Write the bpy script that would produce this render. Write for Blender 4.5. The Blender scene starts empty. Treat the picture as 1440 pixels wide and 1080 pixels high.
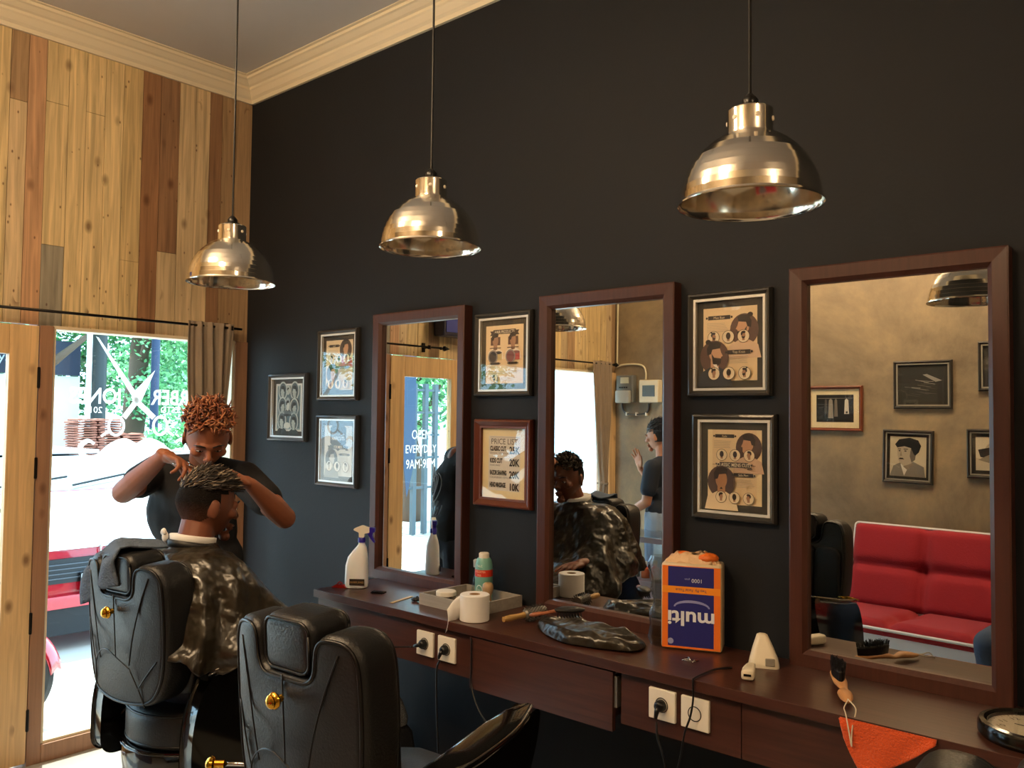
import bpy, bmesh, math, random
from mathutils import Vector as V, Matrix, noise
PI = math.pi
sc = bpy.context.scene
COL = sc.collection

# ------------------------------------------------------------------ camera, sky, sun, exposure
CAM = V((4.06, -2.465, 1.55)); FPX = 1186.6
FW = V((-0.65872391, 0.75137287, 0.03900801)); RT = V((0.75219245, 0.65884197, 0.01156615)); UP = V((0.01700963, -0.03696043, 0.99917196))
cd = bpy.data.cameras.new('camera'); cam = bpy.data.objects.new('camera', cd); COL.objects.link(cam)
cd.sensor_width = 36; cd.sensor_fit = 'HORIZONTAL'; cd.lens = FPX * 36 / 1440; cd.clip_start = .02
cam.matrix_world = Matrix((RT, UP, -FW)).transposed().to_4x4(); cam.location = CAM
sc.camera = cam
w = bpy.data.worlds.new('sky'); sc.world = w; w.use_nodes = True
wn = w.node_tree.nodes; bg = wn['Background']
bg.inputs[0].default_value = (.50, .75, 1, 1); bg.inputs[1].default_value = 6.6
sd = bpy.data.lights.new('sun', 'SUN'); sun = bpy.data.objects.new('sun', sd); COL.objects.link(sun)
sd.energy = 13; sd.angle = .01; sd.color = (1, .95, .86)
sun.rotation_euler = V((-.38, .14, .91)).to_track_quat('Z', 'Y').to_euler()
sc.view_settings.view_transform = 'Standard'; sc.view_settings.look = 'None'
sc.view_settings.exposure = 0.0; sc.view_settings.gamma = 1; sc.view_settings.use_curve_mapping = False
LAMP_E = 36.0
sc.cycles.max_bounces = 10; sc.cycles.transparent_max_bounces = 16; sc.cycles.glossy_bounces = 6
sc.cycles.sample_clamp_indirect = 6

def at(u, v, d):            # a point of the room at depth d along the line of sight of a photo pixel
    return CAM + (FW + RT * ((u - 720) / FPX) - UP * ((v - 540) / FPX)) * d

# ------------------------------------------------------------------ materials
MATS = {}
def srgb(c):
    if isinstance(c, str): c = [int(c[i:i+2], 16) / 255 for i in (0, 2, 4)]
    return tuple(x / 12.92 if x <= .04045 else ((x + .055) / 1.055) ** 2.4 for x in c)
def mat(name, col='808080', rough=.5, metal=0, spec=.5, bump=0, bscale=40, bdetail=4, bdist=.004, var=0, vscale=6, stretch=(1, 1, 1), coat=0, trans=0, alpha=1, emit=None, estr=0, attr=False, sheen=0, ior=1.45, sub=0):
    if name in MATS: return MATS[name]
    m = bpy.data.materials.new(name); m.use_nodes = True; MATS[name] = m
    nt = m.node_tree; N = nt.nodes; L = nt.links; b = N['Principled BSDF']
    c = srgb(col)
    b.inputs['Base Color'].default_value = (*c, 1); b.inputs['Roughness'].default_value = rough
    b.inputs['Metallic'].default_value = metal; b.inputs['Specular IOR Level'].default_value = spec
    b.inputs['Coat Weight'].default_value = coat; b.inputs['Coat Roughness'].default_value = .05
    b.inputs['Transmission Weight'].default_value = trans; b.inputs['Alpha'].default_value = alpha; b.inputs['IOR'].default_value = ior
    b.inputs['Sheen Weight'].default_value = sheen
    if sub: b.inputs['Subsurface Weight'].default_value = sub; b.inputs['Subsurface Radius'].default_value = (.02, .008, .004)
    if emit: b.inputs['Emission Color'].default_value = (*srgb(emit), 1); b.inputs['Emission Strength'].default_value = estr
    if var or bump:
        tc = N.new('ShaderNodeTexCoord'); mp = N.new('ShaderNodeMapping'); mp.inputs['Scale'].default_value = stretch
        L.new(tc.outputs['Object'], mp.inputs[0])
    src = None
    if attr:
        at_ = N.new('ShaderNodeAttribute'); at_.attribute_name = 'Col'; src = at_.outputs['Color']
        L.new(src, b.inputs['Base Color'])
    if var:
        nz = N.new('ShaderNodeTexNoise'); nz.inputs['Scale'].default_value = vscale; nz.inputs['Detail'].default_value = 6; nz.inputs['Roughness'].default_value = .6
        L.new(mp.outputs[0], nz.inputs['Vector'])
        rp = N.new('ShaderNodeMapRange'); rp.inputs[1].default_value = .3; rp.inputs[2].default_value = .7; rp.inputs[3].default_value = 1 - var; rp.inputs[4].default_value = 1 + var
        L.new(nz.outputs[0], rp.inputs[0])
        mx = N.new('ShaderNodeVectorMath'); mx.operation = 'SCALE'
        if src: L.new(src, mx.inputs[0])
        else: mx.inputs[0].default_value = c
        L.new(rp.outputs[0], mx.inputs['Scale']); L.new(mx.outputs[0], b.inputs['Base Color'])
    if bump:
        n2 = N.new('ShaderNodeTexNoise'); n2.inputs['Scale'].default_value = bscale; n2.inputs['Detail'].default_value = bdetail
        L.new(mp.outputs[0], n2.inputs['Vector'])
        bp = N.new('ShaderNodeBump'); bp.inputs['Strength'].default_value = min(1, bump); bp.inputs['Distance'].default_value = bdist * max(1, bump)
        L.new(n2.outputs[0], bp.inputs['Height']); L.new(bp.outputs[0], b.inputs['Normal'])
    return m
def glassmat(name, tint=(1, 1, 1), refl=1.0, rough=0.0):
    if name in MATS: return MATS[name]
    m = bpy.data.materials.new(name); m.use_nodes = True; MATS[name] = m
    nt = m.node_tree; N = nt.nodes; L = nt.links; N.remove(N['Principled BSDF'])
    t = N.new('ShaderNodeBsdfTransparent'); t.inputs[0].default_value = (*tint, 1)
    g = N.new('ShaderNodeBsdfGlossy'); g.inputs['Roughness'].default_value = rough
    f = N.new('ShaderNodeFresnel'); ge = N.new('ShaderNodeNewGeometry'); mr = N.new('ShaderNodeMapRange'); mr.inputs[3].default_value = 1.5; mr.inputs[4].default_value = 1 / 1.5
    L.new(ge.outputs['Backfacing'], mr.inputs[0]); L.new(mr.outputs[0], f.inputs[0])
    mu = N.new('ShaderNodeMath'); mu.operation = 'MULTIPLY'; mu.inputs[1].default_value = refl; mu.use_clamp = True
    mx = N.new('ShaderNodeMixShader'); L.new(f.outputs[0], mu.inputs[0]); L.new(mu.outputs[0], mx.inputs[0])
    L.new(t.outputs[0], mx.inputs[1]); L.new(g.outputs[0], mx.inputs[2]); L.new(mx.outputs[0], N['Material Output'].inputs[0])
    return m
def woodmat(name, col, dark=.6, scale=1.0, rough=.45, attr=False, axis=2, knots=False, coat=0, amt=.35):
    if name in MATS: return MATS[name]
    m = mat(name, col, rough, coat=coat); nt = m.node_tree; N = nt.nodes; L = nt.links; b = N['Principled BSDF']
    tc = N.new('ShaderNodeTexCoord'); mp = N.new('ShaderNodeMapping'); s = [22 * scale] * 3; s[axis] = 1.1 * scale; mp.inputs['Scale'].default_value = s
    L.new(tc.outputs['Object'], mp.inputs[0])
    nz = N.new('ShaderNodeTexNoise'); nz.inputs['Scale'].default_value = 2.2; nz.inputs['Detail'].default_value = 8; nz.inputs['Distortion'].default_value = .8
    L.new(mp.outputs[0], nz.inputs['Vector'])
    rp = N.new('ShaderNodeMapRange'); rp.inputs[1].default_value = .3; rp.inputs[2].default_value = .72; rp.inputs[3].default_value = 1 - amt; rp.inputs[4].default_value = 1 + amt * .5
    L.new(nz.outputs[0], rp.inputs[0])
    mx = N.new('ShaderNodeVectorMath'); mx.operation = 'SCALE'
    if attr:
        a = N.new('ShaderNodeAttribute'); a.attribute_name = 'Col'; L.new(a.outputs['Color'], mx.inputs[0])
    else: mx.inputs[0].default_value = srgb(col)
    L.new(rp.outputs[0], mx.inputs['Scale']); out = mx.outputs[0]
    if knots:
        vm = N.new('ShaderNodeMapping'); s = [9.0] * 3; s[axis] = 5.0; vm.inputs['Scale'].default_value = s; L.new(tc.outputs['Object'], vm.inputs[0])
        nd = N.new('ShaderNodeTexNoise'); nd.inputs['Scale'].default_value = .9; L.new(vm.outputs[0], nd.inputs['Vector'])
        vo = N.new('ShaderNodeTexVoronoi'); vo.inputs['Scale'].default_value = 1.0; L.new(vm.outputs[0], vo.inputs['Vector'])
        r2 = N.new('ShaderNodeMapRange'); r2.inputs[1].default_value = .05; r2.inputs[2].default_value = .19; r2.inputs[3].default_value = .75; r2.inputs[4].default_value = 0
        L.new(vo.outputs['Distance'], r2.inputs[0])
        r3 = N.new('ShaderNodeMath'); r3.operation = 'GREATER_THAN'; r3.inputs[1].default_value = .44; L.new(nd.outputs[0], r3.inputs[0])
        r4 = N.new('ShaderNodeMath'); r4.operation = 'MULTIPLY'; L.new(r2.outputs[0], r4.inputs[0]); L.new(r3.outputs[0], r4.inputs[1])
        v2 = N.new('ShaderNodeTexVoronoi'); v2.inputs['Scale'].default_value = 3.1; L.new(vm.outputs[0], v2.inputs['Vector'])
        r5 = N.new('ShaderNodeMapRange'); r5.inputs[1].default_value = .06; r5.inputs[2].default_value = .14; r5.inputs[3].default_value = .8; r5.inputs[4].default_value = 0; L.new(v2.outputs['Distance'], r5.inputs[0])
        sx_ = N.new('ShaderNodeSeparateColor'); L.new(v2.outputs['Color'], sx_.inputs[0]); g5 = N.new('ShaderNodeMath'); g5.operation = 'GREATER_THAN'; g5.inputs[1].default_value = .72; L.new(sx_.outputs[0], g5.inputs[0])
        m5 = N.new('ShaderNodeMath'); m5.operation = 'MULTIPLY'; L.new(r5.outputs[0], m5.inputs[0]); L.new(g5.outputs[0], m5.inputs[1])
        r6 = N.new('ShaderNodeMath'); r6.operation = 'MAXIMUM'; L.new(r4.outputs[0], r6.inputs[0]); L.new(m5.outputs[0], r6.inputs[1]); r4 = r6
        mc = N.new('ShaderNodeMix'); mc.data_type = 'RGBA'; L.new(r4.outputs[0], mc.inputs[0]); L.new(out, mc.inputs[6]); mc.inputs[7].default_value = (.09, .03, .01, 1)
        out = mc.outputs[2]
    L.new(out, b.inputs['Base Color'])
    bp = N.new('ShaderNodeBump'); bp.inputs['Strength'].default_value = .15; bp.inputs['Distance'].default_value = .002; L.new(nz.outputs[0], bp.inputs['Height']); L.new(bp.outputs[0], b.inputs['Normal'])
    return m

M_black = mat('black_wall_paint', '1a1c20', .62, spec=.25, bump=.15, bscale=60, var=.06, vscale=2)
M_plank = woodmat('reclaimed_planks', 'd0a060', attr=True, axis=2, knots=True, rough=.42, amt=.38)
M_pine = woodmat('pine_boards', 'd4af7c', axis=2, knots=True, rough=.4, amt=.25)
M_post = woodmat('red_brown_post', '977054', axis=2, knots=True, rough=.5, amt=.22)
M_laminate = woodmat('mahogany_laminate', '44271f', axis=0, rough=.3, amt=.3, scale=1.4)
M_mframe = woodmat('mahogany_frame_upright', '45261d', axis=2, rough=.36, amt=.22, scale=1.4)
M_ceil = mat('ceiling_paint', 'c9c4c0', .8, var=.05, vscale=1.5)
M_mould = mat('cream_moulding', 'ded0b4', .6)
M_mirror = mat('mirror_silver', 'e6e8e6', .0, metal=1)
M_floor = mat('pale_floor_tile', 'a8a39a', .25, var=.06, vscale=3)
M_glass = glassmat('clear_glass', (.96, 1, .98))
M_pglass = glassmat('picture_glass', (1, 1, 1), 1.0)
M_metal = mat('black_iron', '1a1715', .4, metal=.7)
M_alu = mat('spun_aluminium', 'efe9dc', .13, metal=1, bump=.0)
M_leather = mat('black_leather', '17181a', .40, bump=.25, bscale=180, spec=.5)
M_leatherside = mat('black_leather_gusset', '16130f', .38, bump=.25, bscale=180)
M_gloss = mat('black_lacquer', '080706', .08, coat=.6)
M_chrome = mat('chrome', 'cfcfcf', .08, metal=1)
M_gold = mat('polished_brass', 'e0a93a', .12, metal=1)
M_piping = mat('black_piping', '0d0c0c', .35)
M_white = mat('white_plastic', 'e9e2d4', .35)
M_black_pl = mat('black_plastic', '0c0c0d', .3)
M_skin = mat('brown_skin', '8d5439', .5, var=.08, vscale=14, sub=.06)
M_skin2 = mat('light_brown_skin', 'b27c5e', .5, var=.06, vscale=14, sub=.06)
M_tee = mat('black_cotton', '0d0c10', .85, bump=.5, bscale=25)
M_tee2 = mat('navy_cotton', '18202c', .85, bump=.5, bscale=25)
M_print = mat('print_ink', 'ffffff', .6, attr=True)
M_any = mat('painted_parts', 'ffffff', .45, attr=True)
M_anyg = mat('glossy_painted_parts', 'ffffff', .2, attr=True)

def concrete():
    m = mat('polished_concrete', '84735a', .5); MATS['x'] = m; nt = m.node_tree; N = nt.nodes; L = nt.links; b = N['Principled BSDF']
    tc = N.new('ShaderNodeTexCoord')
    a = N.new('ShaderNodeTexNoise'); a.inputs['Scale'].default_value = 1.3; a.inputs['Detail'].default_value = 12; a.inputs['Roughness'].default_value = .72; a.inputs['Distortion'].default_value = .35
    L.new(tc.outputs['Object'], a.inputs['Vector'])
    cr = N.new('ShaderNodeValToRGB'); e = cr.color_ramp.elements
    e[0].position = .3; e[0].color = (*srgb('5f5343'), 1); e[1].position = .7; e[1].color = (*srgb('a08b6a'), 1)
    x = e.new(.48); x.color = (*srgb('7f705a'), 1)
    L.new(a.outputs[0], cr.inputs[0]); L.new(cr.outputs[0], b.inputs['Base Color'])
    return m
M_conc = concrete()

# ------------------------------------------------------------------ mesh builder
def frame_of(d, hint=V((0, 0, 1))):
    d = V(d).normalized(); h = V(hint)
    if abs(d.dot(h.normalized())) > .98: h = V((1, 0, 0)) if abs(d.x) < .9 else V((0, 1, 0))
    x = h.cross(d).normalized(); y = d.cross(x)
    return x, y, d
class MB:
    def __init__(s): s.bm = bmesh.new(); s.cl = s.bm.loops.layers.float_color.new('Col'); s.col = (1, 1, 1, 1); s.mi = 0
    def c(s, col): s.col = (*srgb(col), 1) if isinstance(col, (str, tuple)) else s.col; return s
    def m(s, i): s.mi = i; return s
    def _f(s, vs):
        try: f = s.bm.faces.new(vs)
        except ValueError: return None
        f.material_index = s.mi
        for l in f.loops: l[s.cl] = s.col
        return f
    def poly(s, pts): return s._f([s.bm.verts.new(p) for p in pts])
    def box(s, lo, hi, M=None, bev=0):
        lo, hi = V(lo), V(hi)
        for i in range(3):
            if lo[i] > hi[i]: lo[i], hi[i] = hi[i], lo[i]
        vs = [s.bm.verts.new(V((x, y, z))) for x in (lo.x, hi.x) for y in (lo.y, hi.y) for z in (lo.z, hi.z)]
        fs = [s._f([vs[i] for i in q]) for q in ((0, 1, 3, 2), (4, 6, 7, 5), (0, 4, 5, 1), (2, 3, 7, 6), (0, 2, 6, 4), (1, 5, 7, 3))]
        if bev:
            es = list({e for f in fs for e in f.edges})
            r = bmesh.ops.bevel(s.bm, geom=es, offset=bev, segments=3, profile=.5, affect='EDGES')
            vs = list({v for f in r['faces'] for v in f.verts} | {v for v in vs if v.is_valid})
            for f in {f for v in vs for f in v.link_faces}:
                f.material_index = s.mi
                for l in f.loops: l[s.cl] = s.col
        if M is not None:
            for v in vs: v.co = M @ v.co
        return s
    def rings(s, rings, cap=True, closed=True):
        R = [[s.bm.verts.new(p) for p in r] for r in rings]; n = len(R[0])
        for a, b in zip(R, R[1:]):
            for i in range(n if closed else n - 1):
                j = (i + 1) % n; s._f((a[i], a[j], b[j], b[i]))
        if cap: s._f(R[0][::-1]); s._f(R[-1])
        return s
    def lathe(s, prof, M=None, n=40, cap=True):
        M = M or Matrix()
        return s.rings([[M @ V((r * math.cos(2 * PI * i / n), r * math.sin(2 * PI * i / n), z)) for i in range(n)] for r, z in prof], cap)
    def tube(s, pts, r, n=8, cap=True, flat=1):
        pts = [V(p) for p in pts]; rs = r if isinstance(r, (list, tuple)) else [r] * len(pts); out = []; px = None
        for i, p in enumerate(pts):
            d = pts[min(i + 1, len(pts) - 1)] - pts[max(i - 1, 0)]
            if d.length < 1e-9: d = V((0, 0, 1))
            d.normalize()
            if px is None: x, y, _ = frame_of(d)
            else:
                x = px - d * px.dot(d)
                if x.length < 1e-6: x, y, _ = frame_of(d)
                x.normalize(); y = d.cross(x)
            px = x
            out.append([p + (x * math.cos(2 * PI * k / n) + y * flat * math.sin(2 * PI * k / n)) * rs[i] for k in range(n)])
        return s.rings(out, cap)
    def ell(s, c, r, B=None, nu=16, nv=10):
        c = V(c); r = (r, r, r) if isinstance(r, (int, float)) else r; B = B or Matrix.Identity(3)
        top = s.bm.verts.new(c + B @ V((0, 0, r[2]))); bot = s.bm.verts.new(c + B @ V((0, 0, -r[2]))); R = []
        for j in range(1, nv):
            t = PI * j / nv
            R.append([s.bm.verts.new(c + B @ V((r[0] * math.sin(t) * math.cos(2 * PI * i / nu), r[1] * math.sin(t) * math.sin(2 * PI * i / nu), r[2] * math.cos(t)))) for i in range(nu)])
        for i in range(nu):
            j = (i + 1) % nu; s._f((top, R[0][i], R[0][j])); s._f((bot, R[-1][j], R[-1][i]))
        for a, b in zip(R, R[1:]):
            for i in range(nu):
                j = (i + 1) % nu; s._f((a[i], b[i], b[j], a[j]))
        return s
    def cone(s, a, ra, b, rb):      # tapered capsule
        a, b = V(a), V(b); x, y, d = frame_of(b - a); n = 14; L = (b - a).length; out = []
        for k in range(1, 6): t = k * PI / 12; out.append((a - d * ra * math.cos(t), ra * math.sin(t)))
        for k in range(6, 0, -1): t = k * PI / 12; out.append((b + d * rb * math.cos(t), rb * math.sin(t)))
        out.insert(5, (a, ra))
        return s.rings([[p + (x * math.cos(2 * PI * i / n) + y * math.sin(2 * PI * i / n)) * r for i in range(n)] for p, r in out])
    def prism(s, poly, a, b, fn):   # fn(u, v, w) -> point ; poly extruded w from a to b
        return s.rings([[fn(u, v, a) for u, v in poly], [fn(u, v, b) for u, v in poly]])
    def text(s, txt, size, fn, sx=1.0, align='CENTER', bold=0, ext=0):
        cu = bpy.data.curves.new('t', 'FONT'); cu.body = txt; cu.size = size; cu.align_x = align; cu.offset = bold; cu.resolution_u = 3
        o = bpy.data.objects.new('t', cu); COL.objects.link(o); dg = bpy.context.evaluated_depsgraph_get()
        me = o.evaluated_get(dg).to_mesh()
        vs = [s.bm.verts.new(fn(v.co.x * sx, v.co.y)) for v in me.vertices]
        for p in me.polygons: s._f([vs[i] for i in p.vertices])
        bpy.data.objects.remove(o); bpy.data.curves.remove(cu); return s
    def build(s, name, mats, parent=None, smooth=False, ang=None, loc=None, mods=(), recalc=True):
        if recalc: bmesh.ops.recalc_face_normals(s.bm, faces=s.bm.faces)
        me = bpy.data.meshes.new(name); s.bm.to_mesh(me); s.bm.free()
        for m in (mats if isinstance(mats, (list, tuple)) else [mats]): me.materials.append(m)
        o = bpy.data.objects.new(name, me); COL.objects.link(o)
        if smooth:
            for p in me.polygons: p.use_smooth = True
            if ang is not None:
                bm = bmesh.new(); bm.from_mesh(me)
                for e in bm.edges:
                    if len(e.link_faces) == 2 and e.calc_face_angle(0) > math.radians(ang): e.smooth = False
                bm.to_mesh(me); bm.free()
        if parent: o.parent = parent
        if loc: o.location = loc
        for k, kw in mods:
            md = o.modifiers.new(k, k)
            for a, b in kw.items(): setattr(md, a, b)
        return o
def tag(o, label=None, cat=None, group=None, kind=None):
    if label: o['label'] = label
    if cat: o['category'] = cat
    if group: o['group'] = group
    if kind: o['kind'] = kind
    return o
def thing(name, label, cat, loc=(0, 0, 0), rz=0, group=None):
    o = bpy.data.objects.new(name, None); COL.objects.link(o); o.location = loc; o.rotation_euler = (0, 0, rz); o.empty_display_size = .1
    return tag(o, label, cat, group)
def struct(o): o['kind'] = 'structure'; return o
def copy_tree(o, parent=None):
    c = o.copy(); COL.objects.link(c)
    if parent: c.parent = parent
    for ch in list(o.children): copy_tree(ch, c)
    return c
def rr(w, h, r, n=6, cx=0, cy=0):   # rounded rectangle outline
    out = []
    for sx, sy, a0 in ((1, 1, 0), (-1, 1, 90), (-1, -1, 180), (1, -1, 270)):
        for k in range(n + 1):
            a = math.radians(a0 + 90 * k / n); out.append((cx + sx * (w / 2 - r) + r * math.cos(a), cy + sy * (h / 2 - r) + r * math.sin(a)))
    return out
def smooth_path(pts, n=8):          # Catmull-Rom
    P = [V(p) for p in pts]; P = [P[0] * 2 - P[1]] + P + [P[-1] * 2 - P[-2]]; out = []
    for i in range(1, len(P) - 2):
        for k in range(n):
            t = k / n; a, b, c, d = P[i-1:i+3]
            out.append(.5 * ((2 * b) + (c - a) * t + (2 * a - 5 * b + 4 * c - d) * t * t + (3 * b - a - 3 * c + d) * t ** 3))
    out.append(P[-2]); return out

# ------------------------------------------------------------------ room shell
YB = -3.53; XE = 7.2; ZC = 3.34; ZM = 3.226
struct(MB().box((-.12, YB - .15, -.1), (XE, .15, 0)).build('floor', M_floor))
struct(MB().box((-.12, YB - .15, ZC), (XE, .15, ZC + .1)).build('ceiling', M_ceil))
struct(MB().box((-.12, 0, 0), (XE, .15, ZC)).build('wall_right', M_black))
struct(MB().box((-.12, YB - .15, 0), (XE, YB, ZC)).build('wall_left', M_conc))
struct(MB().box((XE, YB - .15, 0), (XE + .15, .15, ZC)).build('wall_back', M_conc))
def moulding(name, p0, p1, inward, z=ZC):
    p0, p1, n = V(p0), V(p1), V(inward)
    prof = [(0, -.114), (.014, -.114), (.018, -.096), (.03, -.085), (.045, -.062), (.052, -.055), (.054, -.044), (.066, -.038), (.085, -.022), (.094, -.018), (.096, -.006), (.11, -.004), (.11, 0), (0, 0)]
    mb = MB(); mb.rings([[p + n * a + V((0, 0, z + b)) for a, b in prof] for p in (p0, p1)]); return struct(mb.build(name, M_mould))
moulding('trim_1', (.0, 0, 0), (XE, 0, 0), (0, -1, 0)); moulding('trim_2', (0, 0, 0), (0, YB, 0), (1, 0, 0)); moulding('trim_3', (0, YB, 0), (XE, YB, 0), (0, 1, 0))

# front wall: backing frame around the openings, faced with planks
bk = MB()
for y0, y1, z0, z1 in ((YB, 0, 1.95, ZC), (-.075, 0, 0, 1.95), (-1.037, -.975, 0, 1.95), (-1.80, -1.70, 0, 1.95), (YB, -3.44, 0, 1.95), (-.975, -.075, 0, .075), (-3.44, -1.80, 0, .075)):
    bk.box((-.12, y0, z0), (-.022, y1, z1))
struct(bk.build('wall_front', M_post))
random.seed(5)
edges = [0, -.095, -.177, -.245, -.324, -.411, -.51, -.599, -.692, -.778, -.865, -.943, -1.039, -1.114, -1.185]
while edges[-1] > YB + .07: edges.append(edges[-1] - random.uniform(.075, .1))
edges.append(YB)
L1, L2, L3, BR, DK, GY, RD = 'e0c592', 'd6ba86', 'ccb38c', 'ab8c69', '8f6c50', '98907f', '997050'
known = {0: [(9, BR)], 1: [(9, BR)], 2: [(9, DK)], 3: [(9, L3)], 4: [(9, L3)], 5: [(2.35, L3), (9, DK)], 6: [(9, RD)], 7: [(2.28, L2), (9, L2)], 8: [(9, L1)], 9: [(2.95, L1), (9, L1)],
         10: [(9, L1)], 11: [(2.3, GY), (2.95, L1), (9, L1)], 12: [(9, 'bd9470')], 13: [(2.92, L3), (9, BR)], 14: [(9, L1)]}
pk = MB()
for i, (a, b) in enumerate(zip(edges, edges[1:])):
    segs = known.get(i)
    if not segs:
        zb = random.uniform(2.2, 3.0); segs = [(zb, random.choice([L1, L2, L3, L2, BR])), (9, random.choice([L1, L2, L3, L1, DK]))]
    z0 = 1.935
    for zt, c in segs:
        zt = min(zt, ZC - .02); t = random.uniform(0, .004); kk = random.uniform(.9, 1.07); c3 = [x * kk for x in srgb(c)]
        pk.col = (*c3, 1); pk.box((-.022, b + .0011, z0 + .0008), (-.002 + t, a - .0011, zt - .0008)); z0 = zt
struct(pk.build('wall_front', M_plank))
# window 1 (beside the black wall), window 2 (beyond the door)
def window(n, y0, y1, parts=True):
    fr = MB()
    fr.box((-.1, y0 - .012, .075), (-.0, y1 + .012, .0901)); fr.box((-.1, y0 - .012, 1.922), (.004, y1 + .012, 1.937))
    fr.box((-.1, y0 - .012, .0901), (.002, y0, 1.922)); fr.box((-.1, y1, .0901), (.002, y1 + .012, 1.922))
    o = struct(fr.build('window_%d' % n, mat('cream_frame', 'e2cfae', .5)))
    g = MB().box((-.062, y0, .09), (-.057, y1, 1.922)).build('window_glass', M_glass, o); return o
w1 = window(1, -.965, -.087); w2 = window(2, -3.43, -1.81)
# boards (posts and sills) of the front wall
def board(name, lo, hi, m=M_post): return struct(MB().box(lo, hi, bev=.003).build(name, m))
board('trim_4', (-.022, -1.035, .0), (.012, -.977, 1.934)); board('trim_5', (-.022, -.075, 0), (.010, -.001, 1.934)); board('trim_6', (-.022, -.977, 0), (.014, -.075, .078))
board('trim_7', (-.022, -1.80, 0), (.012, -1.705, 1.934)); board('trim_8', (-.022, YB, 0), (.012, -3.442, 1.934), M_pine); board('trim_9', (-.022, -3.44, 0), (.014, -1.80, .078))
# glazed door
dr = MB()
for lo, hi in (((-.03, -1.700, .015), (.014, -1.572, 1.93)), ((-.03, -1.157, .015), (.014, -1.039, 1.93)), ((-.03, -1.572, 1.80), (.0139, -1.157, 1.93)), ((-.03, -1.572, .015), (.0139, -1.157, .24))):
    dr.box(lo, hi, bev=.003)
door = struct(dr.build('door_1', M_pine))
MB().box((-.012, -1.572, .24), (-.006, -1.157, 1.80)).build('door_glass', M_glass, door)
for zc in (1.70, 1.30, .62, .2):
    MB().box((.0135, -1.043, zc - .045), (.0175, -1.031, zc + .045)).tube([(.016, -1.037, zc - .047), (.016, -1.037, zc + .047)], .005).build('hinge', M_metal, door)
hd = MB(); hd.tube([(.014, -1.66, 1.02), (.05, -1.66, 1.02)], .008); hd.tube([(.05, -1.665, 1.02), (.05, -1.56, 1.015)], .008); hd.box((.0135, -1.675, .94), (.018, -1.645, 1.08)); hd.build('door_handle', M_chrome, door)
M_decal = mat('white_vinyl', 'ffffff', .6)
bsd = M_decal.node_tree; tr = bsd.nodes.new('ShaderNodeBsdfTranslucent'); mxx = bsd.nodes.new('ShaderNodeMixShader'); mxx.inputs[0].default_value = .55
bsd.links.new(bsd.nodes['Principled BSDF'].outputs[0], mxx.inputs[1]); bsd.links.new(tr.outputs[0], mxx.inputs[2]); bsd.links.new(mxx.outputs[0], bsd.nodes['Material Output'].inputs[0])
def dfn(y, z, x=-.0635): return lambda u, v: V((x, y - u, z + v))
dd = MB()
for s_, z in (('OPEN', 1.40), ('EVERYDAY', 1.31), ('9AM-9PM', 1.21)): dd.text(s_, .085 if s_ != 'EVERYDAY' else .075, (lambda z: lambda u, v: V((-.0135, -1.33 - u, z + v)))(z), sx=.75)
dd.build('door_lettering', M_decal, door, recalc=False)
# window lettering, shears and moustache
de = MB(); X = -.0635
de.text('JONES', .105, dfn(-.755, 1.592), sx=.82, bold=.002); de.text('BARBER', .105, dfn(-.335, 1.592), sx=.82, bold=.002)
de.text('2016', .042, dfn(-.765, 1.547)); de.text('ESTD', .042, dfn(-.39, 1.552))
Z = lambda pts: de.poly([V((X - .0004, y, z)) for y, z in pts])
de.poly([V((X, -.764, 1.91)), V((X, -.750, 1.905)), V((X, -.545, 1.625)), V((X, -.562, 1.60)), V((X, -.59, 1.64))])
Z([(-.471, 1.763), (-.535, 1.61), (-.562, 1.59), (-.588, 1.625), (-.567, 1.66)])
def bar(y0, z0, y1, z1, h, xo=0):
    d = V((0, y1 - y0, z1 - z0)).normalized(); nn = V((0, -d.z, d.y)) * h
    de.poly([V((X + xo, y0, z0)) + nn, V((X + xo, y1, z1)) + nn, V((X + xo, y1, z1)) - nn, V((X + xo, y0, z0)) - nn])
bar(-.55, 1.62, -.62, 1.525, .013, -.0008); bar(-.575, 1.62, -.47, 1.525, .013, -.0012)
def ring(y, z, ry, rz, h, xo=-.0016, n=32, a0=0, a1=2 * PI):
    for k in range(n):
        a, b = a0 + (a1 - a0) * k / n, a0 + (a1 - a0) * (k + 1) / n
        de.poly([V((X + xo, y + (ry + s_) * math.cos(t), z + (rz + s_) * math.sin(t))) for t, s_ in ((a, h), (b, h), (b, -h), (a, -h))])
ring(-.655, 1.485, .036, .045, .0065); ring(-.436, 1.485, .036, .045, .0065)
bar(-.69, 1.46, -.725, 1.435, .006, -.002); bar(-.40, 1.46, -.365, 1.435, .006, -.002)
def moust(sg):
    top = smooth_path([(0, 1.40, 0), (.06, 1.425, 0), (.13, 1.40, 0), (.19, 1.35, 0), (.235, 1.35, 0), (.25, 1.385, 0), (.225, 1.405, 0), (.205, 1.395, 0)], 6)
    bot = smooth_path([(0, 1.335, 0), (.05, 1.305, 0), (.12, 1.295, 0), (.19, 1.315, 0), (.255, 1.33, 0), (.275, 1.39, 0), (.235, 1.425, 0), (.195, 1.405, 0)], 6)
    for i in range(len(top) - 1):
        de.poly([V((X - .002, -.555 + sg * p[0], p[1])) for p in (top[i], top[i+1], bot[i+1], bot[i])])
moust(1); moust(-1)
dec = de.build('window_lettering', M_decal, w1, recalc=False)

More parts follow.
